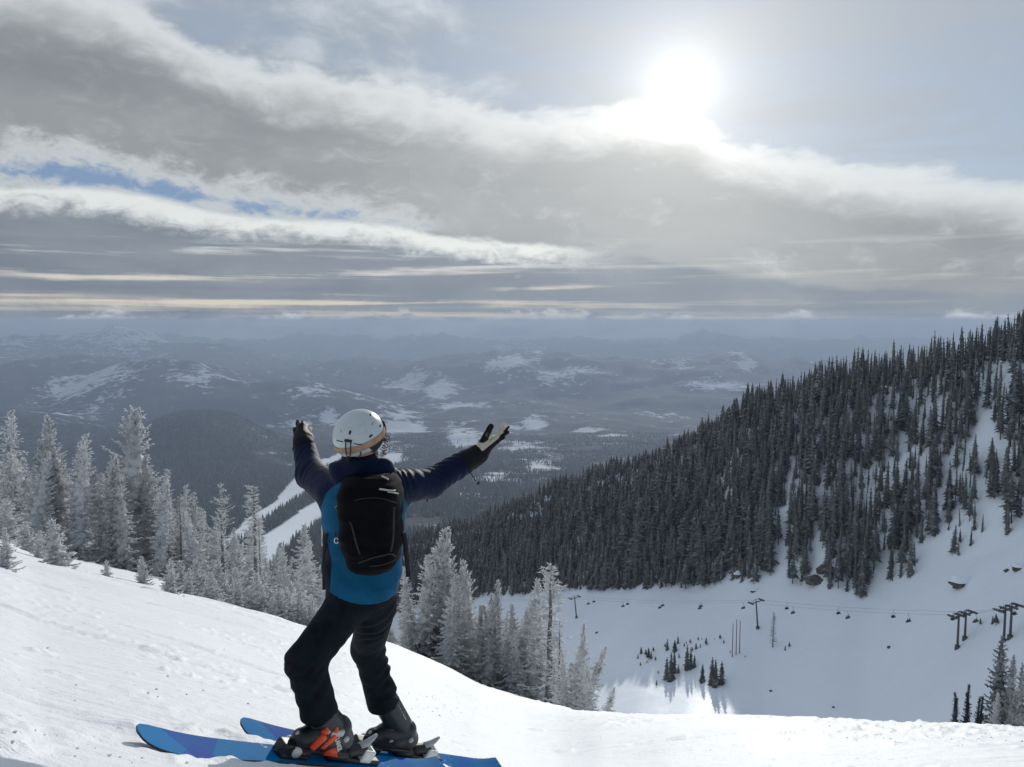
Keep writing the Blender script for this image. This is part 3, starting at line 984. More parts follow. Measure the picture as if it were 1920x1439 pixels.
def proto(kind, *args, m=MAT_RIME, **kw):
    c, t = (fir_mesh if kind == 'fir' else snag_mesh)(*args, **kw)
    c.materials.append(m); t.materials.append(MAT_BARK)
    return c, t, args[1]
PROTO = {
    'full': [proto('fir', 1, 9.0, 1.75, 0.25, dens=1.0, droop=0.42), proto('fir', 2, 9.0, 1.55, 0.3, dens=1.05, droop=0.5, power=0.8), proto('fir', 3, 9.5, 1.9, 0.4, dens=0.95, droop=0.35, clump=0.25)],
    'slim': [proto('fir', 11, 9.0, 0.95, 0.4, dens=0.9, droop=0.55, power=0.7), proto('fir', 12, 9.5, 0.8, 0.6, dens=0.85, droop=0.6, power=0.65, clump=0.3), proto('fir', 13, 9.0, 1.1, 0.3, dens=0.95, droop=0.5, power=0.75)],
    'open': [proto('fir', 21, 10.0, 1.6, 0.5, dens=0.72, droop=0.2, power=0.6, thick=1.25, open_top=True, tops=3), proto('fir', 22, 10.0, 1.7, 0.6, dens=0.70, droop=0.15, power=0.55, thick=1.2, open_top=True, tops=2)],
    'small': [proto('fir', 31, 2.4, 0.80, 0.05, dens=1.25, droop=0.15, power=0.9, thick=0.8), proto('fir', 32, 3.2, 0.95, 0.05, dens=1.2, droop=0.2, power=0.85, thick=0.85), proto('fir', 33, 4.0, 1.15, 0.08, dens=1.15, droop=0.25, thick=0.9)],
    'snag': [proto('snag', 41, 9.0, 1.1, up=0.9, dens=1.1), proto('snag', 42, 9.0, 0.75, bare=0.35, up=0.4, dens=1.3), proto('snag', 43, 10.0, 0.85, bare=0.7, up=0.6)],
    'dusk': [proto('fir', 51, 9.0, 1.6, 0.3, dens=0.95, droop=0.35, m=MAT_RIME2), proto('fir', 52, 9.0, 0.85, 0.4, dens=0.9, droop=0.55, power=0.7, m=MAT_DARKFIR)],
}

def edge_D(px, py):
    a, r = az_ratio(px, py)
    return float(np.interp(a, _azf, _DF))

def near_tree(px, ytop, ybase, kind, var, wid, label, group, hmul=1.0, ground=near_base, dmax=4.0, H=None):
    """stand a tree so that its tip is seen at (px, ytop); its height follows from its apparent size at the slope's edge"""
    a, r = az_ratio(px, ytop)
    D = edge_D(px, 1150)
    Dh = max(D, 40.0)
    if H is None:
        H = (ybase - ytop) / FPX * Dh * 1.03 * hmul
    t = np.linspace(D * 0.45, D * dmax, 1500)
    z = ground(t * math.sin(a), t * math.cos(a))
    hh = -r * t - z
    k = int(np.argmin(np.abs(hh - H)))
    d = t[k]
    x, y = d * math.sin(a), d * math.cos(a)
    zb, hk = z[k], hh[k]
    if kind == 'small':
        p = hit(ground, px, ybase + 7, 6.0, D)
        if p is not None:
            x, y, zb = p
            hk = (ybase + 7 - ytop) / FPX * math.hypot(x, y)
    cm, tm, H0 = PROTO[kind][var % len(PROTO[kind])]
    s = hk / H0
    small = kind == 'small'
    e = empty('frosted_sapling' if small else ('weathered_snag' if kind == 'snag' else 'frosted_fir'), (x, y, zb - 0.05), random.Random(px * 7 + ytop).uniform(0, 6.28))
    wid *= 1.36
    e.scale = (s * wid, s * wid, s)
    tag(e, label, 'tree', group)
    obj('crown', cm, None, e)
    obj('trunk', tm, None, e)
    return e

GL, GM, GR = 'frosted trees at the left edge of the slope', 'frosted trees in front of the wooded ridge', 'trees rising behind the slope at the right'
NEAR_TREES = [
    # px, top, base, kind, variant, width, label
    (2, 768, 985, 'slim', 0, 1.25, 'tall frosted fir cut by the left edge of the picture', GL),
    (23, 812, 990, 'slim', 1, 1.2, 'slim frosted fir second from the left picture edge', GL),
    (48, 850, 985, 'full', 2, .8, 'shorter grey frosted fir behind the bushy one at far left', GL),
    (72, 822, 1000, 'full', 1, .95, 'broad frosted fir left of the tall pointed pair at far left', GL),
    (90, 838, 1000, 'slim', 2, 1.1, 'frosted fir squeezed just left of the tall pointed fir', GL),
    (106, 775, 1010, 'full', 0, .8, 'tall pointed frosted fir, left one of the pointed pair', GL),
    (128, 815, 1005, 'slim', 0, 1.2, 'frosted fir just right of the tall pointed one', GL),
    (150, 828, 1066, 'full', 1, .80, 'full narrow frosted fir standing clear to the snow, left of the broken-topped giant', GL),
    (187, 848, 1030, 'slim', 1, 1.3, 'frosted fir in shade just left of the broad-topped giant', GL),
    (208, 842, 1040, 'slim', 2, 1.15, 'frosted fir half hidden under the broad-topped giant', GL),
    (224, 862, 1040, 'slim', 0, 1.2, 'slim frosted fir directly below the broad-topped giant', GL),
    (238, 767, 1055, 'open', 1, .95, 'tallest left-hand frosted fir with open broad top', GL),
    (268, 848, 1074, 'full', 0, 1.0, 'thick bright frosted fir standing forward beneath the broad-topped giant', GL),
    (291, 880, 1060, 'slim', 1, 1.15, 'slim frosted fir just right of the thick bright fir', GL),
    (60, 904, 1010, 'full', 2, 1.1, 'mid-sized frosted fir with wide skirts at far left', GL),
    (10, 946, 1010, 'small', 2, 1.35, 'rounded bushy frosted tree at the left picture edge', GL),
    (127, 940, 1068, 'full', 0, 1.05, 'short dark-skirted frosted fir in front of the full narrow one', GL),
    (110, 980, 1060, 'small', 1, 1.0, 'small frosted fir touching the left of the dark-skirted fir', GL),
    (52, 982, 1030, 'small', 0, 1.0, 'small frosted sapling below the wide-skirted fir', GL),
    (73, 998, 1046, 'small', 1, .8, 'thin frosted sapling right of the small one at far left', GL),
    (9, 1000, 1057, 'small', 2, 1.0, 'low frosted fir at the left picture edge on the snow', GL),
    (201, 1050, 1080, 'small', 0, .85, 'tiny sapling alone on the snow left of centre stand', GL),
    (269, 1042, 1088, 'small', 1, .8, 'pointed sapling at the foot of the thick bright fir', GL),
    (318, 1048, 1109, 'small', 2, .95, 'lone little frosted fir on the snow right of the pointed sapling', GL),
    (175, 960, 1062, 'slim', 2, 1.2, 'short frosted fir between the full narrow and thick bright firs', GL),
    (308, 926, 1085, 'full', 1, .75, 'medium frosted fir behind the lone little fir', GL),
    (325, 911, 1090, 'slim', 0, 1.1, 'slim frosted fir right of the medium one behind the lone little fir', GL),
    (336, 924, 1090, 'snag', 2, 1.0, 'bare-trunked thin snag left of the dense middle firs', GL),
    (350, 968, 1095, 'full', 2, .65, 'frosted fir in the dip right of the bare-trunked snag', GL),
    (372, 918, 1098, 'slim', 1, 1.15, 'tall slim frosted fir left of the fork-branched snag', GL),
    (388, 944, 1100, 'slim', 2, 1.1, 'frosted fir leaning against the fork-branched snag', GL),
    (367, 994, 1104, 'full', 0, .85, 'forward frosted fir below the tall slim one', GL),
    (413, 904, 1108, 'snag', 0, 1.1, 'fork-branched snag with pale upswept limbs', GL),
    (404, 985, 1112, 'slim', 0, 1.2, 'frosted fir at the foot of the fork-branched snag', GL),
    (436, 985, 1115, 'slim', 1, 1.2, 'frosted fir just left of the thin spire', GL),
    (472, 905, 1120, 'snag', 1, 1.15, 'thin tall spire of rime against the ski run', GL),
    (487, 983, 1125, 'snag', 2, .9, 'short bare snag right of the thin spire', GL),
    (454, 1018, 1128, 'slim', 2, 1.3, 'stout frosted fir in front of the thin spire', GL),
    (440, 1062, 1126, 'small', 2, 1.0, 'small frosted fir lowest below the fork-branched snag', GL),
    (470, 1062, 1136, 'small', 1, 1.1, 'small frosted fir in the middle of the low front row', GL),
    (490, 1076, 1142, 'small', 2, .9, 'pointed small fir right of the middle of the low front row', GL),
    (510, 1040, 1140, 'slim', 0, 1.3, 'slim frosted fir left of the wide weeping fir', GL),
    (527, 1018, 1140, 'slim', 1, 1.2, 'taller slim frosted fir beside the wide weeping fir', GL),
    (551, 1002, 1140, 'slim', 2, 1.2, 'narrow frosted fir touching the left of the weeping fir', GL),
    (574, 979, 1160, 'full', 1, 1.0, 'wide weeping frosted fir just left of the skier', GL),
    (530, 1098, 1156, 'small', 2, 1.1, 'rounded small fir lowest before the weeping fir', GL),
    (550, 1090, 1158, 'small', 1, .9, 'pointed small fir nearest to the skier on the left', GL),
    (512, 1118, 1152, 'small', 0, 1.1, 'tiny frosted shrub-like fir in the low front row', GL),
    (620, 1060, 1180, 'slim', 0, 1.2, 'frosted fir seen just behind the skier on the left side', GL),
    (757, 1076, 1222, 'slim', 1, 1.1, 'thin pointed frosted fir just right of the skier', GM),
    (738, 1120, 1215, 'slim', 2, 1.2, 'short frosted fir half hidden by the skier', GM),
    (776, 1062, 1225, 'slim', 0, 1.2, 'frosted fir between the thin pointed one and the double-topped giant', GM),
    (794, 1016, 1235, 'slim', 2, 1.15, 'tall frosted fir touching the left of the double-topped giant', GM),
    (817, 983, 1250, 'open', 0, .85, 'double-topped giant frosted fir, tallest of the right stand', GM),
    (803, 1108, 1240, 'slim', 1, 1.2, 'slender bright fir in front of the double-topped giant', GM),
    (836, 1060, 1255, 'slim', 0, 1.25, 'frosted fir just right of the double-topped giant', GM),
    (859, 1044, 1262, 'slim', 2, 1.25, 'tall frosted fir second to the right of the giant', GM),
    (886, 1053, 1276, 'open', 1, .70, 'frosted fir with spreading star-like top', GM),
    (905, 1130, 1285, 'full', 1, .70, 'lower frosted fir under the star-topped one', GM),
    (925, 1087, 1292, 'full', 0, .72, 'even conical frosted fir right of the star-topped one', GM),
    (945, 1170, 1300, 'slim', 1, 1.25, 'short frosted fir in the gap right of the conical one', GM),
    (966, 1085, 1305, 'full', 2, .72, 'drooping frosted fir with dark trunk showing', GM),
    (985, 1180, 1308, 'slim', 0, 1.2, 'short fir between the two drooping firs', GM),
    (1004, 1084, 1312, 'full', 1, .75, 'frosted fir left of the bare-poled snag', GM),
    (997, 1190, 1316, 'slim', 2, 1.15, 'forward slender fir below the snag', GM),
    (1030, 1056, 1318, 'snag', 1, 1.5, 'tall bare-poled snag with a rimed star crown', GM),
    (1047, 1164, 1322, 'snag', 1, 1.2, 'shorter rimed pole just right of the tall snag', GM),
    (1062, 1220, 1324, 'slim', 1, 1.2, 'short slim fir beside the rimed pole', GM, ),
    (1085, 1162, 1326, 'full', 0, .60, 'frosted fir with the tall blunt top at the right end of the stand', GM),
    (1075, 1202, 1328, 'slim', 2, 1.2, 'bright frosted fir foremost at the right end', GM),
    (1099, 1224, 1329, 'slim', 0, 1.3, 'slim frosted fir just inside the right end of the stand', GM),
    (1110, 1246, 1330, 'full', 2, .75, 'low spreading frosted fir at the right end', GM),
    (1125, 1272, 1332, 'slim', 2, 1.2, 'last short fir at the right end of the stand', GM),
]
for row in NEAR_TREES:
    near_tree(*row[:8])
rb = random.Random(12)
for k in range(64):
    px = rb.uniform(-40, 600)
    yt = np.interp(px, [-40, 100, 250, 300, 450, 600], [850, 868, 880, 935, 985, 1045]) + rb.uniform(-12, 45)
    near_tree(px, yt, yt + rb.uniform(150, 195), rb.choice(['slim', 'full', 'full']), k, rb.uniform(.75, 1.05), 'frosted fir half hidden deep in the left-hand stand', 'firs deep in the left-hand stand', hmul=1.25)
for k in range(24):
    px = rb.uniform(745, 1100)
    yt = np.interp(px, [740, 820, 900, 1000, 1100], [1110, 1075, 1110, 1150, 1225]) + rb.uniform(-15, 40)
    near_tree(px, yt, yt + rb.uniform(130, 170), rb.choice(['slim', 'full', 'slim']), k, rb.uniform(.7, 1.0), 'frosted fir half hidden deep in the stand right of the skier', 'firs deep in the right-hand stand', hmul=1.25)
for k in range(18):
    px = 335 + k * 14.5 + rb.uniform(-5, 5)
    yb = float(np.interp(px, [330, 450, 560, 620], [1100, 1131, 1160, 1176])) + rb.uniform(-1, 4)
    near_tree(px, yb - rb.uniform(34, 78), yb, 'small', k, rb.uniform(.8, 1.1), 'low frosted fir in the front row along the piste edge left of the skier', 'low firs along the piste edge')
RIGHT_TREES = [
    (1787, 1304, 17, 'dusk', 1, .75, 'leftmost dark narrow fir of the right corner'), (1799, 1298, 18, 'dusk', 1, .70, 'second dark narrow fir of the right corner'),
    (1812, 1283, 20, 'dusk', 1, .65, 'tallest dark narrow fir of the right corner row'), (1821, 1298, 18, 'dusk', 1, .65, 'dark narrow fir right of the tallest of the corner row'),
    (1829, 1306, 17, 'dusk', 1, .70, 'small dark fir nearest the big half-frosted fir'), (1836, 1304, 17.5, 'dusk', 1, .65, 'small dark fir touching the big half-frosted fir'),
    (1876, 1193, 24, 'dusk', 0, .80, 'big half-frosted fir in the lower right corner'), (1894, 1222, 22, 'dusk', 0, .62, 'half-frosted fir behind the big corner fir'),
    (1917, 1243, 21, 'dusk', 0, .60, 'half-frosted fir cut by the right picture edge'), (1848, 1318, 14, 'full', 2, .8, 'low bright frosted fir left of the big corner fir'),
    (1868, 1300, 15, 'full', 0, .7, 'pale frosted fir under the big corner fir'), (1903, 1300, 15, 'dusk', 0, .7, 'short half-frosted fir at the right corner foot')]
for px, yt, H, kind, var, wid, lab in RIGHT_TREES:
    near_tree(px, yt, None, kind, var, wid, lab, GR, dmax=30.0, H=H, ground=lambda x, y: np.where(np.hypot(x, y) < 97, -1000.0, bowl(x, y)))

# ------------------------------------------------------------------ dark conifers on the ridge
def conifer(seed, H=1.0, Rb=0.13, z0=0.12, levels=15, nb=6, trunk=True, lite=False):
    """compact forest conifer of unit height: drooping pointed boughs round a slim core"""
    rng = np.random.default_rng(seed)
    V, F = [], []
    def add(v, f):
        o = sum(len(a) for a in V)
        V.append(np.asarray(v)); F.extend([tuple(i + o for i in t) for t in f])
    k = 5
    # core
    prof = [(z0 * 0.9, Rb * 0.40), (0.45, Rb * 0.34), (0.8, Rb * 0.16)]
    ring = [[(math.cos(6.283 * i / k) * r, math.sin(6.283 * i / k) * r, z) for i in range(k)] for z, r in prof]
    v = [p for rr in ring for p in rr] + [(0, 0, 0.99)]
    f = []
    for a in range(2):
        for i in range(k):
            j = (i + 1) % k
            f += [(a * k + i, a * k + j, a * k + k + j), (a * k + i, a * k + k + j, a * k + k + i)]
    f += [(2 * k + i, 2 * k + (i + 1) % k, 3 * k) for i in range(k)]
    add(v, f)
    for l in range(levels):
        t = (l + rng.uniform(-0.2, 0.2)) / levels
        z = z0 + (0.985 - z0) * max(t, 0)
        rad = Rb * (1 - t) ** 0.7 * rng.uniform(0.85, 1.15) + 0.008
        a0 = rng.uniform(0, 6.28)
        n = nb if t < 0.7 else max(3, nb - 2)
        for i in range(n):
            a = a0 + 6.283 * i / n + rng.normal(0, 0.2)
            L = rad * rng.uniform(0.7, 1.25)
            c, s = math.cos(a), math.sin(a)
            w = L * rng.uniform(0.28, 0.42) + 0.004
            dz = -L * rng.uniform(0.25, 0.75) + (0.4 * L if t > 0.75 else 0)
            m = 0.55 * L
            if lite:
                add([(0, 0, z + 0.03), (c * m - s * w, s * m + c * w, z + dz * 0.45), (c * m + s * w, s * m - c * w, z + dz * 0.45), (c * L * 1.05, s * L * 1.05, z + dz)], [(0, 2, 1), (1, 2, 3)])
                continue
            add([(0, 0, z + 0.02), (c * m - s * w, s * m + c * w, z + dz * 0.45 - 0.006), (c * m + s * w, s * m - c * w, z + dz * 0.45 - 0.006), (c * L, s * L, z + dz), (c * m, s * m, z + dz * 0.35 + 0.012)],
                [(0, 4, 1), (0, 2, 4), (4, 3, 1), (4, 2, 3)])
    nv_crown = sum(len(a) for a in V)
    nf_crown = len(F)
    if trunk:
        r0 = 0.011
        v = [(r0 * math.cos(2.094 * i), r0 * math.sin(2.094 * i), -0.06) for i in range(3)] + [(r0 * 0.7 * math.cos(2.094 * i), r0 * 0.7 * math.sin(2.094 * i), z0 + 0.12) for i in range(3)]
        add(v, [(i, (i + 1) % 3, 3 + (i + 1) % 3) for i in range(3)] + [(i, 3 + (i + 1) % 3, 3 + i) for i in range(3)])
    return np.vstack(V), np.array(F), nf_crown

def needle_material(name, c0, c1, frost):
    m = bpy.data.materials.new(name)
    m.use_nodes = True
    nt = m.node_tree; E.nt = nt
    b = nt.nodes['Principled BSDF']
    b.inputs['Roughness'].default_value = 0.85
    b.inputs['Specular IOR Level'].default_value = 0.15
    a = E.node('ShaderNodeAttribute', attribute_name='tint')
    oi = E.node('ShaderNodeObjectInfo')
    tint = E(a.outputs['Fac'])
    rnd = E.math('FRACT', tint + E(oi.outputs['Random']) * 0.999)
    tc = E.node('ShaderNodeTexCoord')
    geo = E.node('ShaderNodeNewGeometry')
    n = e_noise(E(geo.outputs['Position']), 0.55, 4, 0.7)
    c = e_mix(rnd, c0, c1)
    c = e_mix(e_smooth(n, 0.52, 0.72) * frost, c, (0.52, 0.55, 0.58))
    nt.links.new(c.s, b.inputs['Base Color'])
    return m
MAT_NEEDLE = needle_material('conifer_needles', (0.070, 0.080, 0.078), (0.155, 0.165, 0.160), 0.65)
MAT_TRUNK = mat('conifer_trunk', (0.075, 0.062, 0.052), 0.9, 0.2)
CONI = [conifer(1, Rb=.115, z0=.10), conifer(2, Rb=.095, z0=.05, levels=17), conifer(3, Rb=.13, z0=.16), conifer(4, Rb=.105, z0=.24, levels=13), conifer(5, Rb=.085, z0=.03, levels=16), conifer(6, Rb=.12, z0=.30, levels=12)]
CONI_LITE = [conifer(1, Rb=.115, z0=.10, levels=9, nb=5, lite=True), conifer(2, Rb=.095, z0=.05, levels=10, nb=4, lite=True), conifer(3, Rb=.13, z0=.16, levels=8, nb=5, lite=True), conifer(4, Rb=.10, z0=.28, levels=8, nb=5, lite=True), conifer(5, Rb=.08, z0=.03, levels=10, nb=4, lite=True), conifer(6, Rb=.06, z0=.34, levels=7, nb=3, lite=True)]
CONI_ME = []
for i, (v, f, nc) in enumerate(CONI):
    me = mesh_np('ridge_conifer', v, f, smooth=False)
    me.materials.append(MAT_NEEDLE); me.materials.append(MAT_TRUNK)
    mi = np.zeros(len(f), dtype=np.int32); mi[nc:] = 1
    me.polygons.foreach_set('material_index', mi)
    CONI_ME.append(me)

def build_forest():
    rng = np.random.default_rng(77)
    pts = []
    n = 70000
    az = rng.uniform(R(-16), R(41), n)
    rf, df, rc, dc = ridge_cols(az)
    v = rng.uniform(-0.06, 1.55, n)                 # 0 at the foot, 1 at the crest
    d = np.where(v <= 1, df + (dc - df) * v, dc + (v - 1) * 70)
    # even density on the map
    w = d * np.where(v <= 1, dc - df, 70.0)
    keep = rng.random(n) < w / w.max()
    az, v, d, df, dc = (q[keep] for q in (az, v, d, df, dc))
    x, y = d * np.sin(az), d * np.cos(az)
    px = 960 + FPX * np.tan(az)
    # cover: closed on the left and along the top, in strips down the face further right
    strips = fbm2(az * 70, v * 1.1 + 5, 3, 301)
    blob = fbm2(x / 30, y / 30, 3, 307)
    right = sstep(px, 1280, 1600)
    gapf = strips * 1.0 + blob * 0.45 + 0.12 * rng.normal(0, 1, len(x))
    limit = 0.75 - 0.80 * right * (0.15 + 0.85 * sstep(v, 0.95, 0.45)) - 0.25 * sstep(v, 0.14, -0.03)
    limit -= 0.35 * sstep(v, 0.22, 0.02) * sstep(px, 1690, 1760)
    ok = (gapf < limit) & (v > -0.05) & (rng.random(len(x)) < 1 - 0.3 * right)
    x, y, d, v, px = x[ok], y[ok], d[ok], v[ok], px[ok]
    # keep the trees apart
    cell = {}
    sel = []
    order = rng.permutation(len(x))
    gap = 3.1
    for i in order:
        key = (int(x[i] // gap), int(y[i] // gap))
        bad = False
        for a in (-1, 0, 1):
            for b in (-1, 0, 1):
                for j in cell.get((key[0] + a, key[1] + b), ()):
                    if (x[i] - x[j]) ** 2 + (y[i] - y[j]) ** 2 < gap * gap * (0.35 if rng.random() < 0.35 else 1.0):
                        bad = True
        if not bad:
            cell.setdefault(key, []).append(i); sel.append(i)
    sel = np.array(sel)
    x, y, d, v, px = x[sel], y[sel], d[sel], v[sel], px[sel]
    z = bowl(x, y)
    h = np.clip(rng.normal(14.8, 4.4, len(x)), 5, 25) * (0.92 + 0.16 * fbm2(x / 60, y / 60, 2, 311))
    h *= np.where(v < 0.03, 0.75, 1.0) * (1 + 0.15 * sstep(px, 1350, 1650)) * (1 - 0.35 * sstep(px, 1400, 1250) * sstep(v, 0.6, 0.9))
    var = rng.integers(0, len(CONI), len(x))
    rot = rng.uniform(0, 6.28, len(x)); wid = rng.uniform(0.85, 1.5, len(x))
    wid = wid * (1 + 0.7 * sstep(px, 1600, 1300))
    tilt = rng.normal(0, 0.025, (len(x), 2))
    # the 300 that show largest stand as objects of their own
    inframe = (px > 1130) & (px < 1915) & (v < 1.0)
    score = np.where(inframe, h / d * (1.25 - 0.45 * np.clip(v, 0, 1)), -1)
    big = np.argsort(-score)[:300]
    isbig = np.zeros(len(x), bool); isbig[big] = True
    for i in big:
        o = obj('ridge_conifer', CONI_ME[var[i]])
        o.location = (x[i], y[i], z[i] - 0.4)
        o.scale = (h[i] * wid[i], h[i] * wid[i], h[i])
        o.rotation_euler = (tilt[i, 0], tilt[i, 1], rot[i])
        tag(o, 'dark conifer standing among the many on the shaded snowy ridge face', 'tree', 'dark conifers on the shaded ridge face')
    VV, FF, MI, TT = [], [], [], []
    off = 0
    for i in np.where(~isbig)[0]:
        v0, f0, nc = CONI_LITE[var[i]]
        c, s = math.cos(rot[i]), math.sin(rot[i])
        q = v0 * np.array([h[i] * wid[i], h[i] * wid[i], h[i]])
        q = np.stack([q[:, 0] * c - q[:, 1] * s + tilt[i, 0] * q[:, 2] + x[i], q[:, 0] * s + q[:, 1] * c + tilt[i, 1] * q[:, 2] + y[i], q[:, 2] + z[i] - 0.4], -1)
        VV.append(q); FF.append(f0 + off); off += len(q)
        m = np.zeros(len(f0), np.int32); m[nc:] = 1; MI.append(m)
        TT.append(np.full(len(q), (i * 0.6180339) % 1.0))
    me = mesh_np('ridge_forest', np.vstack(VV), np.vstack(FF), smooth=False)
    me.materials.append(MAT_NEEDLE); me.materials.append(MAT_TRUNK)
    me.polygons.foreach_set('material_index', np.concatenate(MI))
    fattr(me, 'tint', np.concatenate(TT))
    o = obj('ridge_forest', me)
    tag(o, 'dense mass of dark conifers covering the long ridge', 'forest', kind='stuff')
    print('FOREST', len(x), 'tris', len(me.polygons))
build_forest()

# ------------------------------------------------------------------ woods on the spur below, along the ski runs
def build_spur_woods():
    rng = np.random.default_rng(5)
    n = 130000
    az = rng.uniform(R(-37), R(13), n)
    d = np.sqrt(rng.uniform(1250.0 ** 2, 6500.0 ** 2, n))
    keep = rng.random(n) < np.clip(2600 / d, 0.12, 1.0)
    az, d = az[keep], d[keep]
    x, y = d * np.sin(az), d * np.cos(az)
    ld = np.log(d)
    op = np.zeros(len(x))
    for px, py, hx, hy, s_ in SNOWFIELD:
        d0 = valley_d(py); a0 = math.atan2(*ray(px, py)[:2])
        dl = abs(math.log(valley_d(py - hy) / valley_d(py + hy))) / 2
        op = np.maximum(op, s_ * np.exp(-0.75 * (((az - a0) / (hx / FPX)) ** 2 + ((ld - math.log(d0)) / dl) ** 2)))
    thin = fbm2(x / 260, y / 260, 4, 401)
    ok = (op + 0.35 * thin + rng.normal(0, 0.18, len(x)) < 0.42) & (thin < 0.38)
    x, y, d = x[ok], y[ok], d[ok]
    dist = np.full(len(x), 1e9)
    inside = np.zeros(len(x), bool)
    for pts, ws in RUNS:
        P = [vpt(*p) for p in pts]
        for k in range(len(P) - 1):
            a = np.array(P[k]); b = np.array(P[k + 1]); ab = b - a
            t = np.clip(((x - a[0]) * ab[0] + (y - a[1]) * ab[1]) / (ab @ ab), 0, 1)
            q = np.hypot(x - a[0] - t * ab[0], y - a[1] - t * ab[1])
            w = (ws[k] * (1 - t) + ws[k + 1] * t) / FPX * np.hypot(*(a + b)) / 2 * 1.15
            inside |= q < w * 1.02
            dist = np.minimum(dist, q - w)
    ok = ~inside & ((dist < 200) | (rng.random(len(x)) < 0.85))
    x, y, d = x[ok], y[ok], d[ok]
    z = valley_z(x, y)
    k = 5
    h = np.clip(rng.normal(17, 4, len(x)), 8, 28)
    r = h * 0.15
    a = rng.uniform(0, 6.28, len(x))
    V = np.zeros((len(x), 2 * k + 2, 3))
    for i in range(k):
        aa = a + 6.283 * i / k
        V[:, i] = np.stack([x + r * np.cos(aa), y + r * np.sin(aa), z + h * 0.06 * (i % 2)], -1)
        V[:, k + 1 + i] = np.stack([x + 0.62 * r * np.cos(aa + .6), y + 0.62 * r * np.sin(aa + .6), z + h * 0.40], -1)
    V[:, k] = np.stack([x, y, z + h * 0.66], -1)
    V[:, 2 * k + 1] = np.stack([x, y, z + h], -1)
    f = [(i, (i + 1) % k, k) for i in range(k)] + [(k + 1 + i, k + 1 + (i + 1) % k, 2 * k + 1) for i in range(k)]
    F = (np.arange(len(x)) * (2 * k + 2))[:, None, None] + np.array(f)[None]
    me = mesh_np('spur_forest', V.reshape(-1, 3), F.reshape(-1, 3), smooth=False)
    fattr(me, 'tint', np.repeat(rng.random(len(x)), 2 * k + 2))
    me.materials.append(MAT_NEEDLE)
    tag(obj('spur_forest', me), 'far dark woods lining the ski runs on the spur below', 'forest', kind='stuff')
    print('SPUR', len(x))
build_spur_woods()

# ------------------------------------------------------------------ single trees, saplings, poles and rocks on the bowl floor
def bowl_tree(px, ytop, ybase, var, wid, label, group, name='bowl_conifer'):
    p = hit(bowl, px, ybase, 150, 900)
    h = (ybase - ytop) / FPX * math.hypot(p[0], p[1])
    o = obj(name, CONI_ME[var % len(CONI_ME)])
    o.location = (p[0], p[1], p[2] - 0.15)
    s = h * 1.02
    o.scale = (s * wid, s * wid, s)
    o.rotation_euler = (0, 0, px * 1.7)
    return tag(o, label, 'tree', group)
GB = 'dark conifers grouped on the bowl floor'
for row in [(1250, 1229, 1274, 1, 1.7, 'wide dark fir, left of the two-pointed clump on the bowl floor'), (1258, 1219, 1276, 4, 1.7, 'tall dark fir in the left clump on the bowl floor'),
            (1264, 1214, 1262, 1, 1.3, 'slim dark fir behind the left clump on the bowl floor'), (1272, 1243, 1262, 4, 1.9, 'squat dark fir right of the left clump'),
            (1288, 1206, 1256, 1, 1.5, 'left fir of the middle pair on the bowl floor'), (1295, 1210, 1254, 4, 1.6, 'right fir of the middle pair on the bowl floor'), (1302, 1226, 1252, 1, 1.7, 'short fir at the right of the middle pair'),
            (1317, 1243, 1279, 1, 1.9, 'lone small dark fir between the clumps on the bowl floor'), (1335, 1229, 1284, 1, 1.6, 'left fir of the three-fold right clump'),
            (1341, 1233, 1287, 4, 1.8, 'middle fir of the three-fold right clump'), (1353, 1237, 1283, 1, 1.8, 'right fir of the three-fold right clump')]:
    bowl_tree(*row, GB)
GS = 'young firs scattered on the bowl floor'
rs = random.Random(4)
SAPL = [(1202, 1211, 1226), (1196, 1225, 1235), (1211, 1216, 1228), (1216, 1213, 1236), (1221, 1219, 1235), (1225, 1212, 1222), (1201, 1240, 1248), (1213, 1236, 1243), (1229, 1230, 1238), (1234, 1256, 1263),
        (1251, 1196, 1219), (1247, 1205, 1214), (1265, 1198, 1222), (1271, 1191, 1207), (1267, 1208, 1221), (1273, 1224, 1234), (1287, 1201, 1207), (1294, 1197, 1206), (1305, 1204, 1217), (1313, 1206, 1214), (1309, 1193, 1200),
        (1324, 1194, 1209), (1316, 1195, 1200), (1350, 1188, 1198), (1357, 1198, 1206), (1340, 1196, 1200), (1298, 1212, 1220), (1283, 1204, 1212), (1369, 1218, 1224), (1397, 1228, 1233), (1231, 1274, 1284), (1472, 1209, 1219), (1480, 1203, 1212), (1838, 1159, 1171), (1861, 1155, 1170), (1867, 1152, 1172)]
for k, (px, a, b) in enumerate(SAPL):
    bowl_tree(px, a, b, k, 2.0, 'tiny young fir poking out of the shaded bowl snow', GS, 'young_fir')

def bowl_snag(px, ytop, ybase):
    p = hit(bowl, px, ybase, 150, 900)
    h = (ybase - ytop) / FPX * math.hypot(p[0], p[1])
    cm, tm, H0 = PROTO['snag'][1]
    e = empty('weathered_snag', (p[0], p[1], p[2] - 0.2))
    e.scale = (h / H0 * 1.5, h / H0 * 1.5, h / H0)
    tag(e, 'lone half-bare dead tree on the bowl floor right of the single lift tower', 'tree')
    obj('crown', cm, None, e); obj('trunk', tm, None, e)
bowl_snag(1449, 1147, 1213)

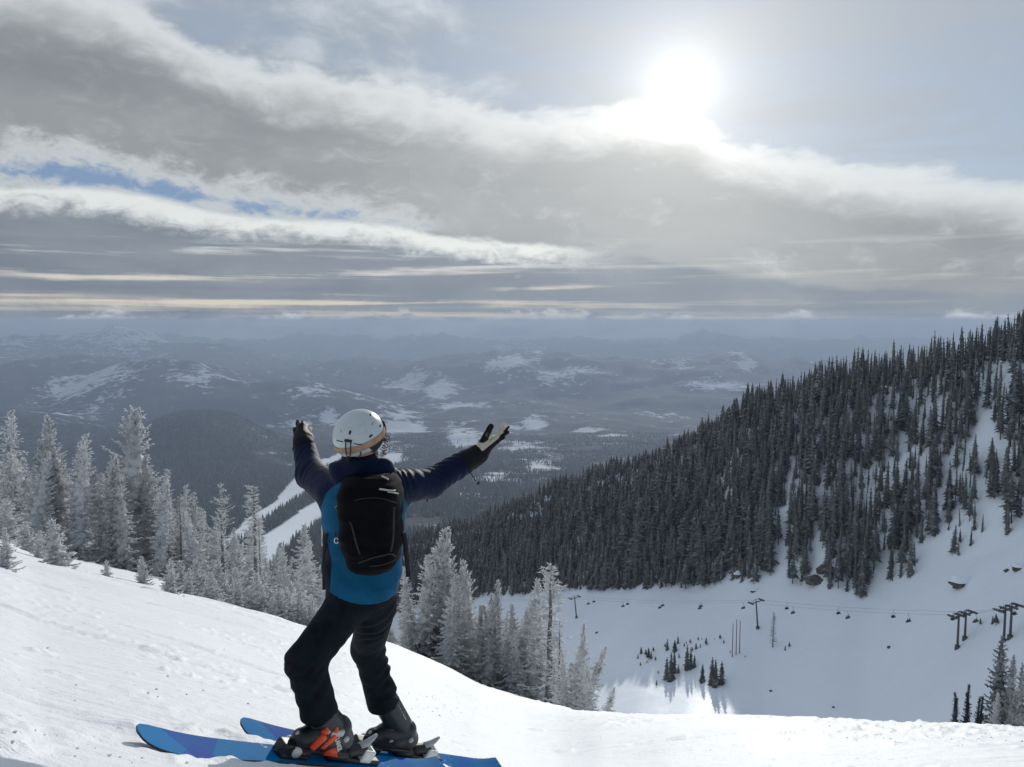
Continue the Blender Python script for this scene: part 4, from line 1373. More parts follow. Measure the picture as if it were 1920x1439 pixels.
MAT_POLE = mat('red_brown_pole', (0.09, 0.045, 0.040), 0.7, noise=(3, 0.3))
for k, (px, a, b, lab) in enumerate(((1373, 1168, 1232, 'left of the three tall reddish poles on the bowl floor'), (1380, 1160, 1228, 'middle of the three tall reddish poles on the bowl floor'), (1386.5, 1163, 1225, 'right of the three tall reddish poles on the bowl floor'))):
    p = hit(bowl, px, b, 150, 900)
    h = (b - a) / FPX * math.hypot(p[0], p[1])
    V, F, T = tube([(0, 0, -0.5), (0, 0, h * 0.5), (0.02, 0, h - 0.15), (0.02, 0, h)], [0.17, 0.15, 0.12, 0.06], 8)
    tag(obj('wooden_pole', mesh_np('wooden_pole', V, [F, T]), MAT_POLE, loc=p), lab, 'pole', 'tall poles on the bowl floor')

MAT_ROCK = mat('dark_rock', (0.10, 0.09, 0.082), 0.9, noise=(0.8, 0.5), bump=(2.0, 0.8, 0.25))
def rock(px, py, wpx, hpx, lab, seed, cap=True, rz=0.0):
    p = hit(bowl, px, py, 150, 1200)
    d = math.hypot(p[0], p[1])
    w, h = wpx / FPX * d / 2, hpx / FPX * d / 2
    n, m = 14, 20
    th = np.linspace(0.02, math.pi - 0.02, n)[:, None]; ph = np.linspace(0, 2 * math.pi, m, endpoint=False)[None]
    q = np.stack([np.sin(th) * np.cos(ph), np.sin(th) * np.sin(ph), np.cos(th) * np.ones_like(ph)], -1).reshape(-1, 3)
    rr = 1 + 0.38 * vnoise3(q * 1.6 + seed * 3.7, seed) + 0.18 * vnoise3(q * 4.1 + seed, seed + 1)
    V = q * rr[:, None] * np.array([w, w * 0.7, h])
    e = empty('rock_outcrop', p, rz)
    tag(e, lab, 'rock', 'dark rocks breaking the bowl snow')
    obj('stone', mesh_np('stone', V, grid_faces(n, m, wrap=True)), MAT_ROCK, e)
    if cap:
        t2 = np.linspace(0.02, 1.35, 9)[:, None]
        q2 = np.stack([np.sin(t2) * np.cos(ph), np.sin(t2) * np.sin(ph), np.cos(t2) * np.ones_like(ph)], -1).reshape(-1, 3)
        r2 = 1 + 0.38 * vnoise3(q2 * 1.6 + seed * 3.7, seed) + 0.05
        C = q2 * r2[:, None] * np.array([w, w * 0.72, h]) * 1.06 + np.array([0, 0, h * 0.22])
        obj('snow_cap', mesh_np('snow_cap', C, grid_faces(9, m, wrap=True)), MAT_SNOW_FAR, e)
rock(1802, 1096, 34, 22, 'dark rock with a thick snow cap below the bare right-hand slope', 1)
rock(1386, 1080, 18, 14, 'small snow-capped rock at the tree line above the single lift tower', 2)
rock(1378, 1072, 12, 10, 'smaller rock beside the snow-capped one at the tree line', 3)
rock(1530, 1088, 44, 16, 'long slanting rock band at the foot of the ridge trees', 4, False, 0.2)
rock(1546, 1070, 26, 18, 'upper end of the slanting rock band among the ridge trees', 5, False)
rock(1911, 1066, 20, 12, 'rock at the right picture edge high in the bowl', 6)
rock(1888, 1071, 10, 6, 'little rock left of the one at the right picture edge', 7, False)
rock(1668, 1214, 9, 4, 'flat little dark rock alone in the open bowl snow', 8, False)
rock(1414, 1109, 12, 8, 'half-buried rock under the ridge trees above the single tower', 9)
rock(1119, 1187, 7, 4, 'tiny rock in the snow right of the leftmost lift tower', 10, False)
rock(1446, 1296, 7, 3, 'tiny rock low in the shaded snow right of the dark clumps', 11, False)
rock(1563, 1327, 5, 4, 'tiny dark rock just above the slope edge at right of centre', 12, False)

# ------------------------------------------------------------------ chairlift across the bowl
MAT_STEEL = mat('dark_steel', (0.06, 0.064, 0.072), 0.5, 0.5, noise=(1.5, 0.3))
MAT_CABLE = mat('cable_steel', (0.10, 0.105, 0.115), 0.5)
MAT_DARK = mat('dark_cloth', (0.02, 0.022, 0.028), 0.8)

def boxes(parts):
    """several boxes joined: (centre, half sizes, z-rotation)"""
    V, F = [], []
    for k, (c, h, *rot) in enumerate(parts):
        a = rot[0] if rot else 0.0
        ca, sa = math.cos(a), math.sin(a)
        v = np.array([(x, y, z) for z in (-1, 1) for y in (-1, 1) for x in (-1, 1)], float) * np.array(h)
        v = np.stack([v[:, 0] * ca - v[:, 1] * sa, v[:, 0] * sa + v[:, 1] * ca, v[:, 2]], -1) + np.array(c)
        V.append(v); F.append(np.array([(0, 2, 3, 1), (4, 5, 7, 6), (0, 1, 5, 4), (2, 6, 7, 3), (0, 4, 6, 2), (1, 3, 7, 5)]) + 8 * k)
    return np.vstack(V), np.vstack(F)

def box_mesh(name, parts, bevel=0.0):
    V, F = boxes(parts)
    return mesh_np(name, V, F, smooth=False)

T_BASE = []
def tower(px, ytop, ybase, lean, label, ladder=True, arm=2.9, braced=False):
    p = hit(bowl, px, ybase, 150, 900)
    h = (ybase - ytop) / FPX * math.hypot(p[0], p[1])
    e = empty('lift_tower', p)
    e.rotation_euler = (0, lean, 0)
    tag(e, label, 'lift tower', 'chairlift towers in the bowl')
    V, F, T = tube([(0, 0, -1), (0, 0, h * 0.5), (0, 0, h)], [0.36, 0.31, 0.26], 12)
    obj('pole', mesh_np('pole', V, [F, T]), MAT_STEEL, e)
    fv, ff, ft = tube([(0, 0, -0.6), (0, 0, 0.9)], [0.75, 0.7], 10)
    obj('footing', mesh_np('footing', fv, [ff, ft]), MAT_STEEL, e)
    ax, ay = math.cos(LIFT_ANG + math.pi / 2), math.sin(LIFT_ANG + math.pi / 2)
    obj('crossarm', box_mesh('crossarm', [((0, 0, h - 0.5), (arm, 0.14, 0.15), LIFT_ANG + math.pi / 2)]), MAT_STEEL, e)
    for s in (-1, 1):
        cx, cy = ax * arm * s, ay * arm * s
        parts = [((cx, cy, h - 0.22), (1.7, 0.14, 0.12), LIFT_ANG), ((cx, cy, h - 0.02), (1.5, 0.34, 0.04), LIFT_ANG)]
        for k in range(-2, 3):
            parts.append(((cx + math.cos(LIFT_ANG) * k * 0.6, cy + math.sin(LIFT_ANG) * k * 0.6, h - 0.36), (0.20, 0.07, 0.20), LIFT_ANG))
        obj('sheave_train', box_mesh('sheave_train', parts), MAT_STEEL, e)
        b1 = np.array([0, 0, h + 0.9]); b2 = np.array([cx, cy, h])
        V, F, T = tube([(0, 0, h - 0.2), b1], 0.12, 6)
        V2, F2, T2 = tube([b1, b2], 0.11 if braced else 0.07, 6)
        obj('lifting_frame', mesh_np('lifting_frame', np.vstack([V, V2]), [np.vstack([F, F2 + len(V)]), np.vstack([T, T2 + len(V)])]), MAT_STEEL, e)
    T_BASE.append((p, h, lean, np.array([ax, ay, 0]) * arm))
    return e

_a, _b = hit(bowl, 1081, 1158, 150, 900), hit(bowl, 1803, 1206, 150, 900)
LIFT_ANG = math.atan2(_b[1] - _a[1], _b[0] - _a[0])
tower(1081, 1118, 1159, -0.10, 'leftmost single lift tower beside the frosted stand')
tower(1421, 1127, 1179, -0.09, 'single T-shaped lift tower right of the three poles')
tower(1795, 1158, 1216, 0.0, 'nearer leg tower of the left braced pair of lift towers', braced=True)
tower(1809, 1154, 1199, 0.0, 'farther leg tower of the left braced pair of lift towers', braced=True)
tower(1882, 1148, 1204, 0.0, 'nearer leg tower of the braced pair near the right picture edge', braced=True)
tower(1894, 1144, 1197, 0.0, 'farther leg tower of the braced pair near the right picture edge', braced=True)

def arm_end(i, s):
    p, h, lean, ax = T_BASE[i]
    q = p + ax * s + np.array([math.sin(lean) * h, 0, math.cos(lean) * h])
    return q
CABLES = []
for s in (-1, 1):
    pts = [arm_end(0, s), arm_end(1, s), (arm_end(2, s) + arm_end(3, s)) / 2, (arm_end(4, s) + arm_end(5, s)) / 2]
    pts = [pts[0] + (pts[0] - pts[1]) * 0.8 + np.array([0, 0, -3.0])] + pts + [pts[-1] + (pts[-1] - pts[-2]) * 1.2]
    path = []
    for a, b in zip(pts[:-1], pts[1:]):
        L = np.linalg.norm(b - a)
        for t in np.linspace(0, 1, 14, endpoint=False):
            q = a + (b - a) * t; q[2] -= 4 * t * (1 - t) * L * 0.010
            path.append(q)
    path.append(pts[-1])
    path = np.array(path)
    CABLES.append(path)
    V, F, T = tube(path, 0.03, 5)
    tag(obj('lift_cable', mesh_np('lift_cable', V, [F, T]), MAT_CABLE), 'lift cable carrying the ' + ('occupied dark chairs' if s < 0 else 'pale empty chairs') + ' across the bowl', 'cable', 'chairlift cables')

def chair_meshes():
    seat = box_mesh('seat', [((0, 0, -2.55), (0.85, 0.26, 0.05)), ((0, 0.26, -2.25), (0.85, 0.04, 0.26)), ((-0.85, 0.05, -2.35), (0.03, 0.3, 0.03)), ((0.85, 0.05, -2.35), (0.03, 0.3, 0.03))])
    V, F, T = tube([(0, 0, 0.05), (0, 0, -0.5), (0.0, 0.32, -1.2), (0, 0.32, -2.0)], 0.05, 6)
    V2, F2, T2 = tube([(-0.9, 0.1, -2.5), (-0.9, 0.28, -1.9), (0, 0.30, -1.85), (0.9, 0.28, -1.9), (0.9, 0.1, -2.5)], 0.04, 6)
    hang = mesh_np('hanger', np.vstack([V, V2]), [np.vstack([F, F2 + len(V)]), np.vstack([T, T2 + len(V)])])
    for m in (seat, hang):
        m.materials.append(MAT_STEEL)
    return seat, hang
SEAT_ME, HANG_ME = chair_meshes()
CHAIRS = {0: [1103, 1168, 1237, 1312, 1394, 1487, 1590, 1704, 1830], 1: [1114, 1177, 1243, 1315, 1476, 1573, 1676, 1788, 1904]}
RIDER_SPOTS = []
for s, pxs in CHAIRS.items():
    path = CABLES[s]
    pp = 960 + FPX * path[:, 0] / (path[:, 1] * CP - path[:, 2] * SP)
    for k, px in enumerate(pxs):
        q = np.array([np.interp(px, pp, path[:, c]) for c in range(3)])
        e = empty('lift_chair', q, LIFT_ANG - math.pi / 2 if s == 0 else LIFT_ANG + math.pi / 2)
        obj('seat', SEAT_ME, None, e); obj('hanger', HANG_ME, None, e)
        nth = ('first', 'second', 'third', 'fourth', 'fifth', 'sixth', 'seventh', 'eighth', 'ninth')[k]
        tag(e, f'{nth} ' + ('occupied dark chair from the left on the lift' if s == 0 else 'empty pale chair from the left on the lift'), 'lift chair', 'chairs on the lift')
        if s == 0:
            RIDER_SPOTS.append((q, LIFT_ANG - math.pi / 2, nth))

# ------------------------------------------------------------------ solids from distance fields
def nets(f, lo, hi, h):
    """mesh of the surface f = 0 on a regular grid (surface nets)"""
    lo = np.asarray(lo, float); hi = np.asarray(hi, float)
    n = np.ceil((hi - lo) / h).astype(int) + 1
    gx, gy, gz = (lo[i] + np.arange(n[i]) * h for i in range(3))
    Fv = np.empty(n, dtype=np.float32)
    for i in range(n[0]):
        Y, Z = np.meshgrid(gy, gz, indexing='ij')
        P = np.stack([np.full(Y.size, gx[i]), Y.ravel(), Z.ravel()], -1)
        Fv[i] = f(P).reshape(n[1], n[2])
    S = Fv < 0
    c = [(0, 0, 0), (1, 0, 0), (0, 1, 0), (1, 1, 0), (0, 0, 1), (1, 0, 1), (0, 1, 1), (1, 1, 1)]
    sl = lambda A, o: A[o[0]:A.shape[0] - 1 + o[0], o[1]:A.shape[1] - 1 + o[1], o[2]:A.shape[2] - 1 + o[2]]
    cnt = sum(sl(S, o).astype(np.int8) for o in c)
    act = (cnt > 0) & (cnt < 8)
    idx = np.full(act.shape, -1, dtype=np.int64)
    I = np.argwhere(act)
    idx[act] = np.arange(len(I))
    vals = [Fv[I[:, 0] + o[0], I[:, 1] + o[1], I[:, 2] + o[2]] for o in c]
    acc = np.zeros((len(I), 3)); num = np.zeros(len(I))
    for a in range(8):
        for b in range(a + 1, 8):
            if sum(abs(c[a][k] - c[b][k]) for k in range(3)) != 1:
                continue
            fa, fb = vals[a], vals[b]
            m = (fa < 0) != (fb < 0)
            t = np.where(m, fa / np.where(m, fa - fb, 1), 0)
            pos = np.array(c[a])[None] + t[:, None] * (np.array(c[b]) - np.array(c[a]))[None]
            acc += pos * m[:, None]; num += m
    V = lo + (I + acc / num[:, None]) * h
    Q = []
    for ax in range(3):
        o = [0, 0, 0]; o[ax] = 1
        A = S[:S.shape[0] - o[0], :S.shape[1] - o[1], :S.shape[2] - o[2]]
        B = S[o[0]:, o[1]:, o[2]:]
        E_ = np.argwhere(A != B)
        u, w = (ax + 1) % 3, (ax + 2) % 3
        ok = (E_[:, u] > 0) & (E_[:, w] > 0) & (E_[:, u] < n[u] - 1) & (E_[:, w] < n[w] - 1)
        E_ = E_[ok]
        du = np.zeros(3, int); du[u] = 1
        dw = np.zeros(3, int); dw[w] = 1
        g = lambda K: idx[K[:, 0], K[:, 1], K[:, 2]]
        q = np.stack([g(E_ - du - dw), g(E_ - dw), g(E_), g(E_ - du)], -1)
        flip = ~A[tuple(E_.T)]
        q[flip] = q[flip][:, ::-1]
        Q.append(q)
    return V, np.vstack(Q)

def sd_cap(P, a, b, ra, rb):
    a = np.asarray(a, float); b = np.asarray(b, float)
    ab = b - a
    t = np.clip(((P - a) @ ab) / (ab @ ab), 0, 1)
    return np.linalg.norm(P - a - t[:, None] * ab, axis=1) - (ra + (rb - ra) * t), t

def sd_ell(P, c, r, M=None):
    q = P - np.asarray(c)
    if M is not None:
        q = q @ M           # columns of M are the axes
    r = np.asarray(r, float)
    k0 = np.linalg.norm(q / r, axis=1); k1 = np.linalg.norm(q / (r * r), axis=1)
    return k0 * (k0 - 1) / np.maximum(k1, 1e-9)

def sd_box(P, c, h, r, M=None):
    q = P - np.asarray(c)
    if M is not None:
        q = q @ M
    q = np.abs(q) - (np.asarray(h, float) - r)
    return np.linalg.norm(np.maximum(q, 0), axis=1) + np.minimum(q.max(1), 0) - r

def smin(a, b, k):
    h = np.clip(0.5 + 0.5 * (b - a) / k, 0, 1)
    return b * (1 - h) + a * h - k * h * (1 - h)

def project(V):
    """photograph pixel of world points"""
    f = V[:, 1] * CP - V[:, 2] * SP
    u = V[:, 1] * SP + V[:, 2] * CP
    return 960 + FPX * V[:, 0] / f, 719.5 - FPX * u / f

def sdf_mesh(name, f, lo, hi, h):
    V, Q = nets(f, lo, hi, h)
    return mesh_np(name, V, Q), V

def rod(name, path, rad, m, parent, sides=8, flat=None):
    path = np.asarray(path, float)
    if len(path) > 2:
        s = np.linspace(0, len(path) - 1, (len(path) - 1) * 6 + 1)
        i = np.clip(s.astype(int), 0, len(path) - 2); t = (s - i)[:, None]
        p0 = path[np.maximum(i - 1, 0)]; p1 = path[i]; p2 = path[i + 1]; p3 = path[np.minimum(i + 2, len(path) - 1)]
        path = 0.5 * (2 * p1 + (p2 - p0) * t + (2 * p0 - 5 * p1 + 4 * p2 - p3) * t ** 2 + (3 * p1 - p0 - 3 * p2 + p3) * t ** 3)
    V, F, T = tube(path, rad, sides)
    return obj(name, mesh_np(name, V, [F, T]), m, parent)

# ------------------------------------------------------------------ materials of the skier
def two_tone(name, attr, c_neg, c_pos, rough, bump=None, c_third=None, sheen=0.0, width=0.0015):
    m = bpy.data.materials.new(name)
    m.use_nodes = True
    nt = m.node_tree; E.nt = nt
    b = nt.nodes['Principled BSDF']
    b.inputs['Roughness'].default_value = rough
    b.inputs['Specular IOR Level'].default_value = 0.12
    if sheen:
        b.inputs['Sheen Weight'].default_value = sheen
    a = E.node('ShaderNodeAttribute', attribute_name=attr)
    c = e_mix(e_smooth(E(a.outputs['Fac']), -width, width), c_neg, c_pos)
    if c_third is not None:
        a2 = E.node('ShaderNodeAttribute', attribute_name=attr + '2')
        c = e_mix(e_smooth(E(a2.outputs['Fac']), -width, width), c, c_third)
    tc = E.node('ShaderNodeTexCoord')
    n = e_noise(E(tc.outputs['Object']), 14, 4, 0.6)
    c = e_mix(e_smooth(n, 0.35, 0.7) * 0.25, c, (0, 0, 0))
    nt.links.new(c.s, b.inputs['Base Color'])
    if bump:
        hgt = e_noise(E(tc.outputs['Object']), bump[0], 4, 0.6)
        bn = E.node('ShaderNodeBump')
        bn.inputs['Strength'].default_value = bump[1]; bn.inputs['Distance'].default_value = bump[2]
        nt.links.new(hgt.s, bn.inputs['Height']); nt.links.new(bn.outputs[0], b.inputs['Normal'])
    return m

MAT_JACKET = two_tone('jacket_cloth', 'navy', (0.003, 0.092, 0.195), (0.0035, 0.0095, 0.036), 0.62, bump=(30, 0.35, 0.01), c_third=(0.006, 0.010, 0.022))
MAT_TROUSER = mat('black_trouser_cloth', (0.0060, 0.0095, 0.0140), 0.8, 0.12, noise=(9, 0.5), bump=(24, 0.5, 0.012))
MAT_GLOVE = two_tone('glove_leather', 'palm', (0.012, 0.012, 0.014), (0.62, 0.56, 0.42), 0.65, bump=(40, 0.3, 0.006))
MAT_PACK = mat('black_pack_nylon', (0.0020, 0.0024, 0.0036), 0.85, 0.12, noise=(20, 0.4), bump=(120, 0.25, 0.003))
MAT_PIPING = mat('dark_grey_piping', (0.016, 0.017, 0.021), 0.7)
MAT_STRAP = mat('black_webbing', (0.006, 0.006, 0.008), 0.75)
MAT_LIME = mat('lime_trim', (0.16, 0.20, 0.05), 0.6)
MAT_SHINE = mat('painted_shine', (0.42, 0.42, 0.38), 0.4)  # light grey that paints in the shine on the pack
MAT_HELMET = mat('helmet_shell', (0.56, 0.61, 0.62), 0.32, 0.4, noise=(6, 0.05))
MAT_VENT = mat('vent_black', (0.008, 0.009, 0.011), 0.7)
MAT_GOGSTRAP = mat('tan_strap', (0.40, 0.26, 0.165), 0.75, 0.3, noise=(40, 0.15))
MAT_SKIN = mat('skin', (0.52, 0.30, 0.22), 0.55)
MAT_HAIR = mat('red_brown_hair', (0.20, 0.075, 0.04), 0.5)
MAT_BOOT = mat('boot_shell', (0.011, 0.016, 0.020), 0.38, 0.5, noise=(12, 0.3))
MAT_ORANGE = mat('orange_buckle', (0.80, 0.075, 0.018), 0.35)
MAT_GREY = mat('grey_alloy', (0.42, 0.43, 0.43), 0.4, noise=(30, 0.15))
MAT_WHITEP = mat('white_plastic', (0.66, 0.67, 0.64), 0.45, noise=(20, 0.12))
MAT_BLACKP = mat('black_plastic', (0.010, 0.010, 0.012), 0.45)
MAT_LENS = mat('goggle_lens', (0.03, 0.02, 0.05), 0.08, 0.8)
MAT_PAPER = mat('white_paper', (0.78, 0.72, 0.68), 0.7)
MAT_METAL = mat('bright_metal', (0.62, 0.63, 0.64), 0.25, metal=1.0)
MAT_SNOWBIT = mat('caked_snow', (0.86, 0.88, 0.90), 0.6, bump=(60, 0.6, 0.01))

# ------------------------------------------------------------------ skis with bindings, and boots
def frame_from(boot, tip):
    t = (tip - boot); t = t / np.linalg.norm(t)
    e = 0.25
    gx = float(near_base(boot[0] + e, boot[1]) - near_base(boot[0] - e, boot[1])) / (2 * e)
    gy = float(near_base(boot[0], boot[1] + e) - near_base(boot[0], boot[1] - e)) / (2 * e)
    n = np.array([0.02, -0.38, 1.0]); n -= t * (n @ t); n /= np.linalg.norm(n)
    s = np.cross(n, t)
    return np.stack([t, s, n], 1)          # columns: forward, left, up

def mat4(M, o):
    m = Matrix.Identity(4)
    for i in range(3):
        for j in range(3):
            m[i][j] = M[i, j]
        m[i][3] = o[i]
    return m

def ski_material():
    m = bpy.data.materials.new('blue_ski_topsheet')
    m.use_nodes = True
    nt = m.node_tree; E.nt = nt
    b = nt.nodes['Principled BSDF']
    b.inputs['Roughness'].default_value = 0.6
    b.inputs['Specular IOR Level'].default_value = 0.03
    tc = E.node('ShaderNodeTexCoord'); sp = E.node('ShaderNodeSeparateXYZ')
    nt.links.new(tc.outputs['Object'], sp.inputs[0])
    x, y = E(sp.outputs[0]), E(sp.outputs[1])
    c = e_mix(e_smooth(x, -0.5, 0.9), (0.002, 0.14, 0.37), (0.004, 0.18, 0.44))
    vi = (0.018, 0.040, 0.33)
    def facet(x0, x1, sl0, sl1):
        a = e_smooth(x - y * sl0 - x0, 0.0, 0.003)
        b_ = e_smooth(x - y * sl1 - x1, 0.003, 0.0)
        return a * b_
    c = e_mix(facet(0.50, 0.66, 0.7, -0.8) * 0.55, c, vi)
    c = e_mix(facet(0.57, 0.60, -1.4, 1.1) * 0.6, c, (0.02, 0.07, 0.38))
    c = e_mix(facet(-0.42, -0.26, 0.9, -1.2) * 0.8, c, (0.008, 0.16, 0.46))
    c = e_mix(facet(-0.62, -0.50, -0.9, 0.7) * 0.7, c, (0.012, 0.10, 0.42))
    # snow dust clinging to the top
    n = e_noise(E(tc.outputs['Object']), 26, 5, 0.7)
    n2 = e_noise(E(tc.outputs['Object']), 6, 2, 0.5)
    dust = e_smooth(n + n2 * 0.6, 0.96, 1.12)
    c = e_mix(dust * 0.85, c, (0.8, 0.83, 0.86))
    nt.links.new(c.s, b.inputs['Base Color'])
    return m
MAT_SKI = ski_material()

def ski_outline(x):
    """half width and lift at a place along the ski; forward is +x"""
    w = np.interp(x, [-0.80, -0.62, -0.35, 0.0, 0.35, 0.62, 0.74, 0.80, 0.84, 0.862, 0.872], [0.054, 0.057, 0.050, 0.046, 0.052, 0.063, 0.064, 0.060, 0.050, 0.032, 0.006])
    z = 0.042 * np.clip((x - 0.50) / 0.37, 0, 1) ** 2.1 + 0.03 * np.clip((-x - 0.62) / 0.18, 0, 1) ** 2
    return w, z

def make_ski(name, M, o, label):
    e = empty(name)
    e.matrix_world = mat4(M, o)
    tag(e, label, 'ski', 'pair of blue skis')
    x = np.concatenate([np.linspace(-0.80, 0.70, 40), 0.70 + 0.172 * np.sin(np.linspace(0.06, math.pi / 2, 22))])
    w, z = ski_outline(x)
    w = w * 1.02
    x = np.where(x > 0.2, 0.2 + (x - 0.2) * 0.94, x)
    th = np.interp(x, [-0.8, -0.3, 0, 0.3, 0.87], [0.009, 0.015, 0.018, 0.015, 0.007])
    ny = 9
    s = np.linspace(-1, 1, ny)
    top = np.stack([np.repeat(x, ny), np.outer(w, s).ravel() * 0.985, np.repeat(z + th, ny) - 0.0015 * np.tile(s ** 4, len(x))], -1)
    obj('topsheet', mesh_np('topsheet', top, grid_faces(len(x), ny)[:, ::-1]), MAT_SKI, e)
    rim = []
    for xi, wi, zi, ti in zip(x, w, z, th):
        rim.append([(xi, -wi, zi + ti - 0.002), (xi, -wi * 1.01, zi), (xi, wi * 1.01, zi), (xi, wi, zi + ti - 0.002)])
    rim = np.array(rim).reshape(-1, 3)
    obj('base', mesh_np('base', rim, [grid_faces(len(x), 4, wrap=True), np.array([[0, 1, 2, 3], [len(rim) - 4 + k for k in (3, 2, 1, 0)]])], smooth=False), MAT_BLACKP, e)
    z0 = 0.016
    # toe piece of the binding
    tp = obj('binding_toe', sdf_mesh('binding_toe', lambda P: np.minimum(np.minimum(sd_box(P, (0.185, 0, z0 + 0.028), (0.045, 0.030, 0.026), 0.012), sd_cap(P, (0.15, 0, z0 + 0.012), (0.225, 0, z0 + 0.008), 0.013, 0.010)[0]),
             sd_box(P, (0.150, 0, z0 + 0.006), (0.070, 0.036, 0.010), 0.005)), (0.06, -0.05, z0 - 0.012), (0.29, 0.05, z0 + 0.075), 0.004)[0], MAT_BLACKP, e)
    for sg in (-1, 1):
        V, F, T = tube([(0.158, sg * 0.026, z0 + 0.032), (0.158, sg * 0.043, z0 + 0.030)], [0.022, 0.020], 14)
        obj('toe_wing', mesh_np('toe_wing', V, [F, T], smooth=False), MAT_WHITEP, tp)
    # heel piece with a raised lever
    hp = obj('binding_heel', sdf_mesh('binding_heel', lambda P: np.minimum(sd_box(P, (-0.225, 0, z0 + 0.008), (0.115, 0.030, 0.012), 0.005), smin(sd_cap(P, (-0.150, 0, z0 + 0.035), (-0.215, 0, z0 + 0.055), 0.027, 0.024)[0], sd_cap(P, (-0.215, 0, z0 + 0.05), (-0.255, 0, z0 + 0.028), 0.025, 0.02)[0], 0.01)),
             (-0.36, -0.05, z0 - 0.012), (-0.10, 0.05, z0 + 0.10), 0.004)[0], MAT_BLACKP, e)
    obj('heel_housing', sdf_mesh('heel_housing', lambda P: np.maximum(sd_box(P, (-0.245, 0, z0 + 0.036), (0.034, 0.034, 0.028), 0.008), -sd_box(P, (-0.245, 0, z0 + 0.066), (0.02, 0.022, 0.012), 0.003)), (-0.30, -0.05, z0), (-0.19, 0.05, z0 + 0.08), 0.0035)[0], MAT_WHITEP, hp)
    lev = np.array([(-0.195, 0, z0 + 0.062), (-0.225, 0, z0 + 0.085), (-0.240, 0, z0 + 0.105), (-0.252, 0, z0 + 0.128)])
    V, F, T = tube(lev, [0.016, 0.013, 0.010, 0.005], 10)
    V[:, 1] *= 1.25
    obj('heel_lever', mesh_np('heel_lever', V, [F, T]), MAT_GREY, hp)
    rng = np.random.default_rng(int(abs(o[0]) * 1000))
    return e

